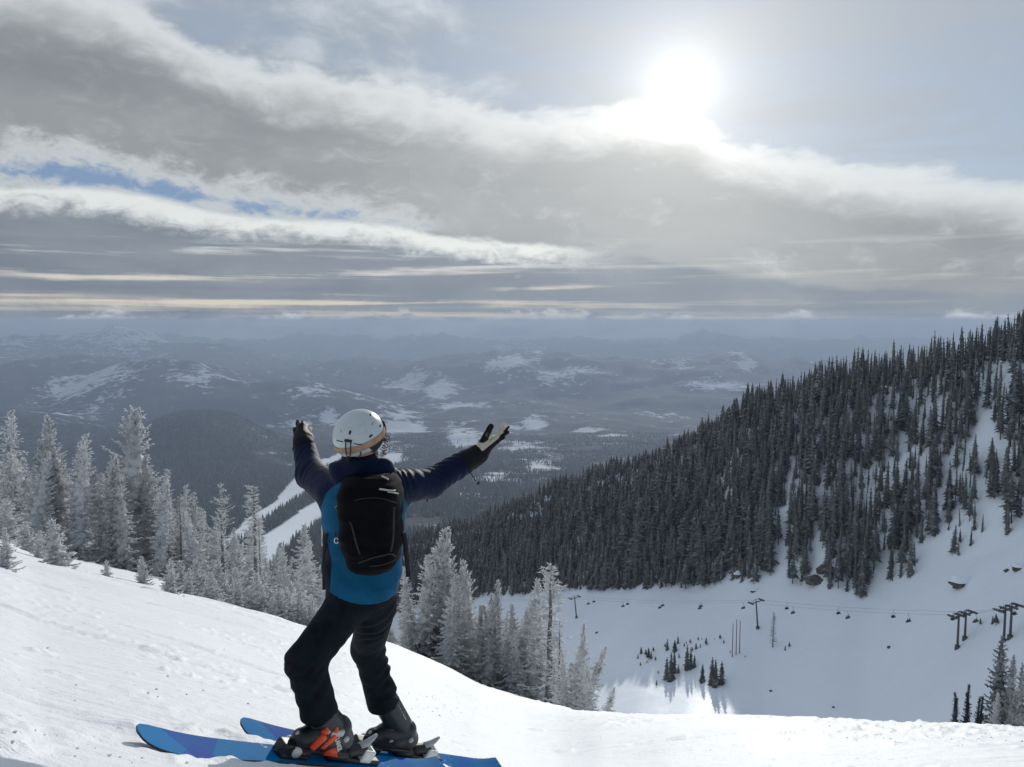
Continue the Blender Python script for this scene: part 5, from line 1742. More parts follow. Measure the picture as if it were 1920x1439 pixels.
def make_boot(M, o, parent, buckles, knee, ankle, lift):
    """ski boot in the frame of its ski; the cuff leans forward"""
    o = o + M @ np.array([0.028, 0, 0])
    z0 = 0.050
    ca = np.array((-0.050, 0, z0 + 0.075))                       # the cuff follows the shin
    cb = (ankle + (knee - ankle) * lift - o) @ M
    sh = (cb - ca); clen = np.linalg.norm(sh); sh = sh / clen
    def shell(P):
        d = sd_cap(P, (-0.095, 0, z0 + 0.055), (0.02, 0, z0 + 0.060), 0.050, 0.050)[0]
        d = smin(d, sd_cap(P, (0.0, 0, z0 + 0.055), (0.115, 0, z0 + 0.036), 0.050, 0.040)[0], 0.03)
        d = smin(d, sd_cap(P, (-0.045, 0, z0 + 0.10), (0.055, 0, z0 + 0.072), 0.052, 0.046)[0], 0.03)
        d = np.maximum(d, -(P[:, 2] - z0 - 0.004))
        return d
    def cuff(P):
        a, b = ca, cb
        d, t = sd_cap(P, a, b, 0.056, 0.059)
        d = np.maximum(d, (P - b) @ sh)
        d = np.maximum(d, -(P[:, 2] - z0 - 0.05) - (P[:, 0] + 0.05) * 0.5)
        back = np.array([-1.0, 0, 0]) + sh * sh[0]; back /= np.linalg.norm(back)
        d = smin(d, sd_cap(P, a + back * 0.042, b + back * 0.044, 0.020, 0.018)[0], 0.02)
        return np.maximum(d, (P - b) @ sh - 0.004)
    def whole(P):
        return shell(P)
    root = obj('boot', sdf_mesh('boot', whole, (-0.17, -0.075, z0 - 0.01), (0.18, 0.075, z0 + 0.20), 0.0045)[0], MAT_BOOT, parent)
    root.matrix_world = mat4(M, o)
    obj('cuff', sdf_mesh('cuff', cuff, (-0.18, -0.10, z0 + 0.01), (0.20, 0.12, z0 + 0.36), 0.005)[0], MAT_BOOT, root)
    obj('sole', box_mesh('sole', [((-0.105, 0, z0 - 0.014), (0.052, 0.034, 0.016)), ((0.105, 0, z0 - 0.014), (0.055, 0.034, 0.016)), ((0.0, 0, z0 + 0.002), (0.15, 0.033, 0.010))]), MAT_BLACKP, root)
    def pad(name, c, half, M2, m):
        return obj(name, sdf_mesh(name, lambda P: sd_box(P, c, half, min(half) * 0.7, M2), np.array(c) - max(half) * 1.2, np.array(c) + max(half) * 1.2, 0.0032)[0], m, root)
    def roty(a, rx=0.0):
        A = np.array(Matrix.Rotation(a, 3, 'Y')) @ np.array(Matrix.Rotation(rx, 3, 'X'))
        return A
    if buckles:
        # two orange buckles over the instep, a grey one on the cuff, an orange wedge by the heel
        for (cx, cz, an) in ((0.072, z0 + 0.066, -0.25), (0.024, z0 + 0.074, -0.35)):
            pad('buckle', (cx, 0.050, cz - 0.006), (0.014, 0.012, 0.036), roty(an, -0.15), MAT_ORANGE)
            pad('buckle', (cx - 0.010, 0.028, cz + 0.050), (0.012, 0.032, 0.014), roty(an, -0.7), MAT_ORANGE)
        V = np.array([(0.005, 0.0535, z0 + 0.008), (-0.075, 0.0545, z0 + 0.006), (-0.030, 0.0555, z0 + 0.050), (-0.004, 0.0555, z0 + 0.034)])
        V = np.vstack([V, V + np.array([0, -0.02, 0])])
        obj('shell_accent', mesh_np('shell_accent', V, np.array([(0, 1, 2, 3), (7, 6, 5, 4), (0, 4, 5, 1), (1, 5, 6, 2), (2, 6, 7, 3), (3, 7, 4, 0)]), smooth=False), MAT_ORANGE, root)
        m_ = ca + sh * clen * 0.48 + np.array([0, 0.052, 0])
        pad('cuff_buckle', tuple(m_ + np.array([-0.012, 0.004, 0])), (0.032, 0.009, 0.014), roty(0.25), MAT_GREY)
        pad('cuff_buckle', tuple(m_ + np.array([-0.034, 0.000, -0.018])), (0.010, 0.008, 0.022), roty(-0.6), MAT_GREY)
        pad('cuff_buckle', tuple(m_ + np.array([0.036, -0.004, -0.001])), (0.014, 0.008, 0.010), roty(0.1), MAT_GREY)
        text('lettering', 'LANGE', 0.026, root, (0.004, 0.060, z0 + 0.084), (-1, 0, -0.95), MAT_WHITEP, out=(0, 1, 0), squeeze=0.92)
    else:
        pad('buckle', (0.060, 0.0, z0 + 0.104), (0.016, 0.032, 0.008), roty(0.45), MAT_ORANGE)
        pad('buckle', (0.010, 0.0, z0 + 0.136), (0.014, 0.030, 0.008), roty(0.6), MAT_BLACKP)
        V, F, T = tube([(0.050, 0.045, z0 + 0.066), (0.050, 0.056, z0 + 0.064)], 0.010, 14)
        obj('rivet', mesh_np('rivet', V, [F, T], smooth=False), MAT_GREY, root)
        text('lettering', 'LANGE', 0.040, root, tuple(ca + sh * clen * 0.92 + np.array([-0.030, 0.050, 0])), tuple(-sh), MAT_WHITEP, out=(-0.45, 1, 0), squeeze=1.0)
    V, F, T = tube([(-0.055, 0.044, z0 + 0.090), (-0.055, 0.0625, z0 + 0.090)], [0.0125, 0.0115], 16)
    obj('hinge', mesh_np('hinge', V, [F, T], smooth=False), MAT_GREY, root)
    V, F, T = tube([(0.128, 0.022, z0 + 0.050), (0.142, 0, z0 + 0.052), (0.128, -0.022, z0 + 0.050)], [0.011, 0.013, 0.011], 8)
    obj('toe_cap', mesh_np('toe_cap', V, [F, T]), MAT_GREY, root)
    return root

def text(name, s, size, parent, pos, along, m, out=(0, 1, 0), squeeze=1.0):
    """raised lettering; letters run along `along`, facing `out`"""
    cu = bpy.data.curves.new(name, 'FONT')
    cu.body = s; cu.size = size; cu.extrude = size * 0.03; cu.space_character = 0.95
    cu.offset = size * 0.03
    tmp = bpy.data.objects.new(name, cu)
    COL.objects.link(tmp)
    dg = bpy.context.evaluated_depsgraph_get()
    me = bpy.data.meshes.new_from_object(tmp.evaluated_get(dg))
    bpy.data.objects.remove(tmp)
    me.name = name
    a = Vector(along).normalized(); n = Vector(out); n = (n - a * n.dot(a)).normalized(); u = n.cross(a)
    Mx = Matrix((a * squeeze, u, n)).transposed()
    for v in me.vertices:
        v.co = Mx @ v.co
    return obj(name, me, m, parent, loc=pos)

M_N = frame_from(SKI_N_BOOT, SKI_N_TIP)
M_F = frame_from(SKI_F_BOOT, SKI_F_AIM)
make_ski('ski', M_N, SKI_N_BOOT, 'blue ski nearer to the camera, tip lying in chopped snow')
make_ski('ski', M_F, SKI_F_BOOT, 'blue ski farther from the camera under the boot without orange side buckles')

# ------------------------------------------------------------------ the skier
def bootpt(M, o, x, y, z):
    return o + M @ np.array([x, y, z])
Y0 = SKI_N_BOOT[1]          # depth of the near boot
ANK_L, ANK_R = at(606, 1368, Y0 - 0.03), at(732, 1362, SKI_F_BOOT[1] - 0.02)
YT = Y0 + 0.13              # depth of the spine
J = dict(
    hipL=at(653, 1136, YT - 0.03), hipR=at(706, 1132, YT + 0.04),
    kneeL=at(573, 1240, Y0 - 0.06), kneeR=at(689, 1216, YT + 0.30),
    chest=at(684, 968, YT), waist=at(680, 1085, YT), neck=at(676, 890, YT - 0.02), head=at(674, 822, YT - 0.05),
    shL=at(630, 926, YT + 0.02), elL=at(583, 890, YT + 0.26), wrL=at(569, 832, YT + 0.42),
    shR=at(735, 916, YT + 0.02), elR=at(806, 906, YT + 0.20), wrR=at(880, 861, YT + 0.36))
PXM = YT / FPX               # metres per photograph pixel at the torso

# torso cross sections: photograph y, left x, right x, half depth (m), depth shift
TORSO = np.array([(872, 646, 708, .070, .00), (890, 640, 722, .085, .00), (905, 628, 738, .105, .00), (928, 612, 752, .130, .0), (955, 607, 761, .140, .0), (1000, 608, 758, .138, .0), (1045, 606, 754, .145, .0), (1085, 607, 752, .158, .0), (1110, 609, 750, .166, .0), (1150, 612, 749, .170, .0)])
_tz = np.array([at(680, r[0], YT)[2] for r in TORSO])
_tl = np.array([at(r[1], r[0], YT)[0] for r in TORSO]); _tr = np.array([at(r[2], r[0], YT)[0] for r in TORSO])
def sd_torso(P, grow=0.0):
    z = P[:, 2]
    o = np.argsort(_tz)
    l = np.interp(z, _tz[o], _tl[o]); r = np.interp(z, _tz[o], _tr[o]); dp = np.interp(z, _tz[o], TORSO[o, 3])
    a = (r - l) / 2 + grow; b = dp + grow
    q = np.stack([(P[:, 0] - (l + r) / 2) / a, (P[:, 1] - YT) / b], -1)
    k = (np.abs(q[:, 0]) ** 2.4 + np.abs(q[:, 1]) ** 2.4) ** (1 / 2.4)
    return (k - 1) * np.minimum(a, b)

def fold(P, a, b, seed, pitch=0.036, amp=0.0035, skew=0.8):
    """creases of loose cloth round a limb from a to b"""
    ax = np.asarray(b) - a; L = np.linalg.norm(ax); ax = ax / L
    u = np.cross(ax, (0.3, 0.2, 0.93)); u /= np.linalg.norm(u); v = np.cross(ax, u)
    q = P - a
    s = q @ ax; th = np.arctan2(q @ v, q @ u)
    w = vnoise3(P * 8.0, seed)
    ph = s / pitch + skew * np.sin(th + seed) * 1.3 + 1.1 * w
    r = 1 - 2 * np.abs(((ph) % 1.0) - 0.5) * 2
    m = np.clip(0.35 + 0.9 * vnoise3(P * 6.0 + 5.1, seed + 1), 0, 1)
    return -amp * r * m - 0.0015 * vnoise3(P * 26, seed + 2) - 0.004 * vnoise3(P * 7, seed + 4)

def arm_sd(P, s, e, w, seed):
    d1, t1 = sd_cap(P, s, e, 0.078, 0.062)
    d2, t2 = sd_cap(P, e, w, 0.061, 0.051)
    d1 = d1 + fold(P, s, e, seed, 0.045, 0.0050); d2 = d2 + fold(P, e, w, seed + 7, 0.036, 0.0045)
    ax = (np.asarray(w) - e) / np.linalg.norm(np.asarray(w) - e)
    d2 = np.maximum(d2, (P - w) @ ax - 0.012)
    return smin(d1, d2, 0.03)

HEM = at(685, 1096, YT)
def jacket_sd(P):
    d = sd_torso(P)
    px, py = project(P)
    d = d + 0.006 * vnoise3(P * np.array([9, 9, 26.0]) + 2, 91) + 0.012 * (1 - np.abs(np.sin(26 * P[:, 2] + 13 * P[:, 0] + 2.2 * vnoise3(P * 5, 92)))) * sstep(py, 1000, 1080) * (0.4 + 0.6 * vnoise3(P * 4 + 7, 93))
    # stand-up collar with the rolled hood behind it
    c = J['neck']
    dh, _ = sd_cap(P, at(640, 886, YT - 0.045), at(716, 884, YT - 0.045), 0.046, 0.046)
    dn = np.minimum(sd_ell(P, at(676, 880, YT - 0.01), (0.112, 0.098, 0.052)), sd_cap(P, at(676, 885, YT - .02), at(676, 868, YT - .035), 0.085, 0.078)[0])
    dl, _ = sd_cap(P, at(626, 880, YT - 0.03), at(645, 900, YT - 0.05), 0.018, 0.038)
    dr, _ = sd_cap(P, at(724, 872, YT - 0.03), at(716, 900, YT - 0.05), 0.028, 0.036)
    h = smin(smin(dh, dn, 0.03), smin(dl, dr, 0.02), 0.025) + 0.006 * vnoise3(P * np.array([12, 12, 40.0]), 95)
    d = smin(d, h, 0.02)
    a = np.minimum(arm_sd(P, J['shL'], J['elL'], J['wrL'], 31), arm_sd(P, J['shR'], J['elR'], J['wrR'], 47))
    d = smin(d, a, 0.045)
    # hem, a little lower at the middle of the back
    hem = HEM[2] - 0.012 + 0.9 * (P[:, 0] - HEM[0]) ** 2 - 0.05 * (P[:, 0] - HEM[0]) - 0.02 * np.sin(9 * P[:, 0])
    d = np.maximum(d, hem - P[:, 2])
    return d

def leg_sd(P, hip, knee, ank, seed, r=(0.089, 0.075, 0.072, 0.073)):
    d1, t1 = sd_cap(P, hip, knee, r[0], r[1])
    d2, t2 = sd_cap(P, knee, ank, r[1] - 0.003, r[3])
    d1 = d1 + fold(P, hip, knee, seed, 0.075, 0.007); d2 = d2 + fold(P, knee, ank, seed + 5, 0.065, 0.0085)
    return smin(d1, d2, 0.035), t2
def hem_plane(P, knee, ank, below):
    ax = (ank - knee) / np.linalg.norm(ank - knee)
    return (P - ank) @ ax - below
def trouser_sd(P):
    d = sd_ell(P, (J['hipL'] + J['hipR']) / 2 + np.array([0, -0.008, 0.095]), (0.150, 0.126, 0.135))
    l, _ = leg_sd(P, J['hipL'] + np.array([0.0, 0, 0.0]), J['kneeL'], ANK_L, 61)
    r, _ = leg_sd(P, J['hipR'], J['kneeR'], ANK_R, 71, (0.086, 0.073, 0.071, 0.077))
    l = np.maximum(l, hem_plane(P, J['kneeL'], ANK_L, -0.065))
    r = np.maximum(r, hem_plane(P, J['kneeR'], ANK_R, -0.140))
    legs = smin(l, r, 0.012)
    d = smin(d, legs, 0.035)
    d = np.maximum(d, P[:, 2] - (HEM[2] + 0.09))
    return d

def bounds(keys, pad):
    q = np.array([J[k] if isinstance(k, str) else k for k in keys])
    return q.min(0) - pad, q.max(0) + pad

def body_sd(P):
    """the whole figure under the clothes, one surface"""
    d = sd_torso(P, -0.045)
    d = np.maximum(d, P[:, 2] - J['neck'][2] - 0.01)
    d = np.maximum(d, HEM[2] + 0.06 - P[:, 2])
    d = smin(d, sd_cap(P, J['neck'] - np.array([0, 0, .05]), HEL_C - np.array([0, 0, .05]), 0.056, 0.05)[0], 0.03)
    d = smin(d, sd_ell(P, HEL_C + np.array([0.0, 0.012, -0.012]), (0.074, 0.088, 0.098)), 0.02)
    fx = HEL_M[:, 0]; hc = HEL_C + np.array([0.0, 0.012, -0.02])
    d = smin(d, sd_ell(P, hc + fx * 0.092 - HEL_M[:, 2] * 0.02, (0.014, 0.018, 0.022)), 0.015)                       # nose
    for s in (-1, 1):
        d = smin(d, sd_ell(P, hc + HEL_M[:, 1] * s * 0.074, (0.012, 0.018, 0.03)), 0.008)                       # ears
    d = np.maximum(d, -sd_cap(P, hc + fx * 0.096 - HEL_M[:, 2] * 0.06 - HEL_M[:, 1] * 0.02, hc + fx * 0.096 - HEL_M[:, 2] * 0.06 + HEL_M[:, 1] * 0.02, 0.005, 0.005)[0])   # mouth
    for s in (-1, 1):
        d = np.maximum(d, -sd_ell(P, hc + fx * 0.090 + HEL_M[:, 1] * s * 0.032 + HEL_M[:, 2] * 0.012, (0.014, 0.014, 0.010)))             # eye sockets
    for a, b, c, k in (('shL', 'elL', 'wrL', 0), ('shR', 'elR', 'wrR', 1)):
        d = smin(d, sd_cap(P, J[a], J[b], 0.055, 0.043)[0], 0.03)
        d = smin(d, sd_cap(P, J[b], J[c], 0.043, 0.032)[0], 0.02)
    d = smin(d, sd_cap(P, (J['hipL'] + J['hipR']) / 2, J['waist'] + np.array([0, 0, 0.04]), 0.055, 0.085)[0], 0.04)
    for h, k, a in (('hipL', 'kneeL', ANK_L), ('hipR', 'kneeR', ANK_R)):
        d = smin(d, sd_cap(P, J[h], J[k], 0.056, 0.048)[0], 0.015)
        d = smin(d, sd_cap(P, J[k], a - (a - J[k]) * 0.42, 0.050, 0.030)[0], 0.03)
    return d

# helmet frame: x towards the face, y to the wearer's left, z up
def helmet_frame():
    yaw, pit, roll = R(22), R(17), R(-5)
    f = np.array([math.sin(yaw) * math.cos(pit), math.cos(yaw) * math.cos(pit), math.sin(pit)])
    u = np.array([0, 0, 1.0]); l = np.cross(u, f); l /= np.linalg.norm(l); u = np.cross(f, l)
    l2 = l * math.cos(roll) + u * math.sin(roll); u2 = np.cross(f, l2)
    return np.stack([f, l2, u2], 1)
HEL_M = helmet_frame()
HEL_C = at(673.5, 817, YT - 0.05)
HEL_R = np.array([0.119, 0.0985, 0.1055])

def hel_surf(th, ph, k=1.0):
    """point of the helmet at azimuth th (0 at the back) and angle ph from the crown"""
    q = np.stack([-np.sin(ph) * np.cos(th), np.sin(ph) * np.sin(th), np.cos(ph)], -1) * HEL_R * k
    return HEL_C + q @ HEL_M.T
def hel_hit(px, py, k=1.0):
    v = ray(px, py); v = v / np.linalg.norm(v)
    o = (-HEL_C) @ HEL_M / (HEL_R * k); w = (v @ HEL_M) / (HEL_R * k)
    A, B, Cc = w @ w, 2 * (o @ w), o @ o - 1
    disc = max(B * B - 4 * A * Cc, 0.0)
    t = (-B - math.sqrt(disc)) / (2 * A)
    return v * t

def band_mesh(name, ph0, ph1, k0, k1, rows=8, cols=96, th=(-math.pi, math.pi), thick=0.0):
    """a strip of the helmet between two lines given as functions of azimuth"""
    t = np.linspace(th[0], th[1], cols, endpoint=(th[1] - th[0] < 6.28))
    V = []
    for r in np.linspace(0, 1, rows):
        ph = ph0(t) * (1 - r) + ph1(t) * r
        kk = k0 + (k1 - k0) * r + thick * math.sin(r * math.pi) ** 0.5
        V.append(hel_surf(t, ph, kk))
    return mesh_np(name, np.vstack(V), grid_faces(rows, cols, wrap=(th[1] - th[0] >= 6.28)))

def front(t):           # 0 at the back, 1 at the face
    return sstep(np.abs(t), R(95), R(150))

def build_person():
    me, V = sdf_mesh('person', body_sd, *bounds(['wrL', 'wrR', 'head', ANK_L, ANK_R, 'kneeL', 'kneeR'], 0.17), 0.012)
    person = obj('person', me, MAT_SKIN)
    tag(person, 'skier in blue jacket and white helmet with both arms spread to the valley', 'person')
    # jacket
    lo, hi = bounds(['shL', 'shR', 'elL', 'elR', 'wrL', 'wrR', 'neck', HEM], 0.16)
    me, V = sdf_mesh('jacket', jacket_sd, lo, hi, 0.0075)
    px, py = project(V)
    armL = np.minimum(sd_cap(V, J['shL'], J['elL'], 0, 0)[0], sd_cap(V, J['elL'], J['wrL'], 0, 0)[0])
    armR = np.minimum(sd_cap(V, J['shR'], J['elR'], 0, 0)[0], sd_cap(V, J['elR'], J['wrR'], 0, 0)[0])
    yoke = (905 - py) * PXM
    curveL = (np.interp(py, [880, 906, 915, 926, 940, 955, 975, 1010], [650, 636, 622, 611, 606, 601, 590, 560]) - px) * PXM
    curveR = (px - np.interp(py, [880, 905, 915, 930, 948, 960, 990, 1010], [730, 744, 750, 757, 764, 770, 790, 830])) * PXM
    fattr(me, 'navy', np.maximum(yoke, np.maximum(curveL, curveR)))
    side = (np.interp(py, [985, 1010, 1050, 1090, 1130], [600, 612, 622, 620, 617]) - px) * PXM
    fattr(me, 'navy2', np.where((py > 985) & (V[:, 1] < YT + 0.09), side, -1.0))
    jk = obj('jacket', me, MAT_JACKET, person)
    tag(jk, 'bright blue jacket with navy sleeves, yoke and hood')
    # trousers
    lo, hi = bounds(['hipL', 'hipR', 'kneeL', 'kneeR', ANK_L, ANK_R, HEM], 0.19)
    me, V = sdf_mesh('trousers', trouser_sd, lo, hi, 0.008)
    obj('trousers', me, MAT_TROUSER, person)
    # boots
    make_boot(M_N, SKI_N_BOOT, person, True, J['kneeL'], ANK_L, 0.22)
    make_boot(M_F, SKI_F_BOOT, person, False, J['kneeR'], ANK_R, 0.42)
    # helmet
    D = R
    rim = lambda t: D(87) - front(t) * D(20)
    low = lambda t: D(117) + 0 * t + D(3) * sstep(np.abs(t), R(50), R(90)) - front(t) * D(44)
    shell = obj('helmet', band_mesh('helmet', lambda t: 0 * t + 0.005, rim, 1.0, 1.0, 40), MAT_HELMET, person)
    tag(shell, 'white ski helmet with tan goggle strap')
    obj('lower_shell', band_mesh('lower_shell', lambda t: rim(t) - 0.01, low, 0.995, 0.955, 14), MAT_HELMET, shell)
    obj('padding', band_mesh('padding', lambda t: low(t) - 0.06, lambda t: low(t) + D(9) + 0 * t, 0.90, 0.82, 8), MAT_VENT, shell)
    for t0, t1 in ((-122, -58), (58, 122)):
        tc_ = R((t0 + t1) / 2); hw = R((t1 - t0) / 2)
        bot = lambda t, tc_=tc_, hw=hw: D(112) + D(24) * np.sqrt(np.maximum(1 - ((t - tc_) / hw) ** 2, 0))
        obj('ear_pad', band_mesh('ear_pad', lambda t: 0 * t + D(104), bot, 0.985, 0.90, 10, 24, (R(t0), R(t1)), 0.02), MAT_VENT, shell)
    s0 = lambda t: D(88) + D(2) * np.cos(t) - front(t) * D(2)
    s1 = lambda t: D(103) + D(3.0) * np.cos(t) + front(t) * D(4)
    st = obj('goggle_strap', band_mesh('goggle_strap', s0, s1, 1.012, 0.995, 8, 96, (-math.pi, math.pi), 0.018), MAT_GOGSTRAP, shell)
    obj('goggle_lens', band_mesh('goggle_lens', lambda t: 0 * t + D(72), lambda t: 0 * t + D(112), 1.03, 0.98, 12, 30, (R(128), R(232)), 0.05), MAT_LENS, shell)
    # vents, seams and the strap clip at the back
    def slit(name, pts, r, k=0.995, m=MAT_VENT):
        q = [hel_hit(x, y, k) for x, y in pts]
        rod(name, q, r, m, shell, 8)
    slit('vent', [(657.2, 807.5), (656.4, 811), (655.3, 815.5)], [.002] * 2 + [.0045] * 9 + [.002] * 2)
    slit('vent', [(698, 815.5), (695, 818), (692, 820)], [.002] * 2 + [.0040] * 9 + [.002] * 2)
    slit('vent', [(694, 776.5), (694.6, 780)], .0035)
    slit('vent', [(714, 797), (711.5, 801)], .0035)
    slit('vent', [(640, 806), (639, 811)], .0016)
    slit('vent', [(700, 792), (697, 797)], .0016)
    slit('rear_seam', [(631.5, 826), (637, 827.5), (643, 829)], .0021, 1.0)
    slit('rear_seam', [(663.5, 832.2), (673, 833.6), (682, 834)], .0021, 1.0)
    slit('strap_clip', [(646.5, 826.3), (653, 827), (659.5, 828)], .0058, 1.012)
    slit('clip_cord', [(648, 829), (648, 842), (649.5, 853), (653, 860)], .0021, 1.045)
    slit('clip_cord', [(657.5, 830), (657, 842), (656.3, 853), (655, 862)], .0021, 1.045)
    slit('clip_tab', [(652, 858), (654.5, 863.5)], .0075, 1.0)
    slit('strap_slider', [(677, 848), (674, 858)], .0025, 1.03, MAT_PIPING)
    slit('shell_groove', [(638, 790), (650, 800), (664, 805)], .0007, 1.0, MAT_GREY)
    slit('shell_groove', [(668, 815), (680, 813), (688, 806)], .0007, 1.0, MAT_GREY)
    slit('shell_groove', [(668, 800), (678, 796), (684, 788)], .0007, 1.0, MAT_GREY)
    # hair blown out at the right cheek
    rng = np.random.default_rng(3)
    b0 = at(719, 832, YT + 0.00)
    strands = []
    for k in range(18):
        a = b0 + np.array([rng.normal(0, .004), rng.normal(0, .03), rng.normal(0, .017)])
        e = a + np.array([rng.uniform(.002, .017), rng.normal(0, .012), rng.uniform(-.026, .010)])
        m = (a + e) / 2 + np.array([rng.uniform(.004, .012), 0, rng.normal(0, .007)])
        strands.append(tube([a, m, e], [.0026, .002, .001], 4))
    V, F, T, o = [], [], [], 0
    for v, f, t in strands:
        V.append(v); F.append(f + o); T.append(t + o); o += len(v)
    h = obj('hair', mesh_np('hair', np.vstack(V), [np.vstack(F), np.vstack(T)]), MAT_HAIR, person)
    h['kind'] = 'stuff'
    # gloves
    gloves(person)
    # draw cord and cuff tab
    rod('cuff_cord', [at(880, 884, YT + .30), at(886, 893, YT + .30), at(892, 902, YT + .30)], .0022, MAT_STRAP, person)
    rod('cord_toggle', [at(895, 905, YT + .30), at(898.5, 907, YT + .30)], .0085, MAT_STRAP, person)
    rod('cuff_tab', [at(558, 829, YT + .40), at(551, 838, YT + .40), at(548, 845, YT + .40)], [.004] * 9 + [.0025] * 4, MAT_STRAP, person)
    rod('hem_cord', [at(800.5, 932, YT + .16), at(801, 936, YT + .16), at(801, 941, YT + .16)], .003, MAT_STRAP, person)
    return person

def gloves(person):
    def make(cuff0, cuff1, palm0, palm1, fingers, thumb, palm_n, pw, lab):
        pts = [cuff0, cuff1, palm0, palm1] + [q for f in fingers for q in f] + list(thumb)
        side = np.cross(palm_n, palm1 - palm0); side /= np.linalg.norm(side)
        def f(P):
            d = sd_cap(P, cuff0, cuff1, 0.050, 0.046)[0] + 0.003 * np.sin(180 * ((P - cuff0) @ (cuff1 - cuff0)) + 4 * vnoise3(P * 12, 5))
            d = smin(d, sd_cap(P, cuff1, palm0, 0.044, 0.034)[0], 0.012)
            pm = None
            for k in (-1.0, -0.33, 0.33, 1.0):
                q = sd_cap(P, palm0 + side * pw * 0.62 * k, palm1 + side * pw * k, 0.021, 0.018)[0]
                pm = q if pm is None else smin(pm, q, 0.018)
            d = smin(d, pm, 0.018)
            for fg in fingers:
                g = None
                for a, b in zip(fg[:-1], fg[1:]):
                    q = sd_cap(P, a, b, 0.0125, 0.0098)[0]
                    g = q if g is None else np.minimum(g, q)
                d = smin(d, g, 0.004)
            g = np.minimum(sd_cap(P, thumb[0], thumb[1], 0.019, 0.0155)[0], sd_cap(P, thumb[1], thumb[2], 0.0155, 0.013)[0])
            d = smin(d, g, 0.012)
            return d + 0.0012 * vnoise3(P * 60, 8)
        q = np.array(pts)
        me, V = sdf_mesh('glove', f, q.min(0) - 0.06, q.max(0) + 0.06, 0.0038)
        ax = (palm1 - palm0) / np.linalg.norm(palm1 - palm0)
        along = (V - palm0) @ ax
        # height above the middle sheet of the hand, which bends with the fingers
        mid = np.stack([np.interp(along, *zip(*sorted([((p - palm0) @ ax, p[c]) for p in (palm0, palm1, fingers[1][1], fingers[1][-1])]))) for c in range(3)], -1)
        s = ((V - mid) * palm_n).sum(1) - 0.004
        th = np.minimum(sd_cap(V, thumb[0], thumb[1], 0.021, 0.018)[0], sd_cap(V, thumb[1], thumb[2], 0.018, 0.016)[0])
        s = np.where(th < 0, np.minimum(s, th + 0.001), s)
        fattr(me, 'palm', np.where(along > -0.02, s, -0.03))
        g = obj('glove', me, MAT_GLOVE, person)
        tag(g, lab)
        return g
    YR = YT + 0.36
    n = np.array([-0.42, -0.06, 0.90]); n /= np.linalg.norm(n)
    F = [[at(928, 819, YR + .07), at(938, 809, YR + .10), at(944.5, 795, YR + .12)], [at(931, 822, YR + .05), at(941, 812.5, YR + .075), at(952, 801, YR + .09)],
         [at(930, 826, YR + .03), at(940, 817.5, YR + .05), at(951, 810.5, YR + .06)], [at(926, 831, YR + .01), at(934, 824.5, YR + .02), at(943.5, 820.5, YR + .03)]]
    make(at(876, 863, YR - .03), at(898, 851, YR + .0), at(906, 842, YR + .02), at(927, 825, YR + .04), F, [at(903, 835, YR + .01), at(912, 816, YR + .0), at(920.5, 799.5, YR - .01)], n, 0.030,
         'right glove, black back and pale palm turned up')
    YL = YT + 0.42
    n = np.array([0.72, 0.66, 0.22]); n /= np.linalg.norm(n)
    F = [[at(560, 803, YL + .06), at(559, 796, YL + .10), at(558.5, 790.5, YL + .13)], [at(564, 804, YL + .08), at(566, 797, YL + .12), at(567.5, 792.5, YL + .15)],
         [at(569, 806, YL + .09), at(572, 801, YL + .12), at(574.5, 797, YL + .15)], [at(574, 811, YL + .09), at(578.5, 807, YL + .11), at(582, 804, YL + .13)]]
    make(at(569, 836, YL - .03), at(568, 824, YL + .01), at(566, 819, YL + .02), at(566.5, 806, YL + .06), F, [at(561, 820, YL + .04), at(556, 813, YL + .08), at(553.5, 806, YL + .11)], n, 0.022,
         'left glove raised, black back and pale palm edge')

PERSON = build_person()

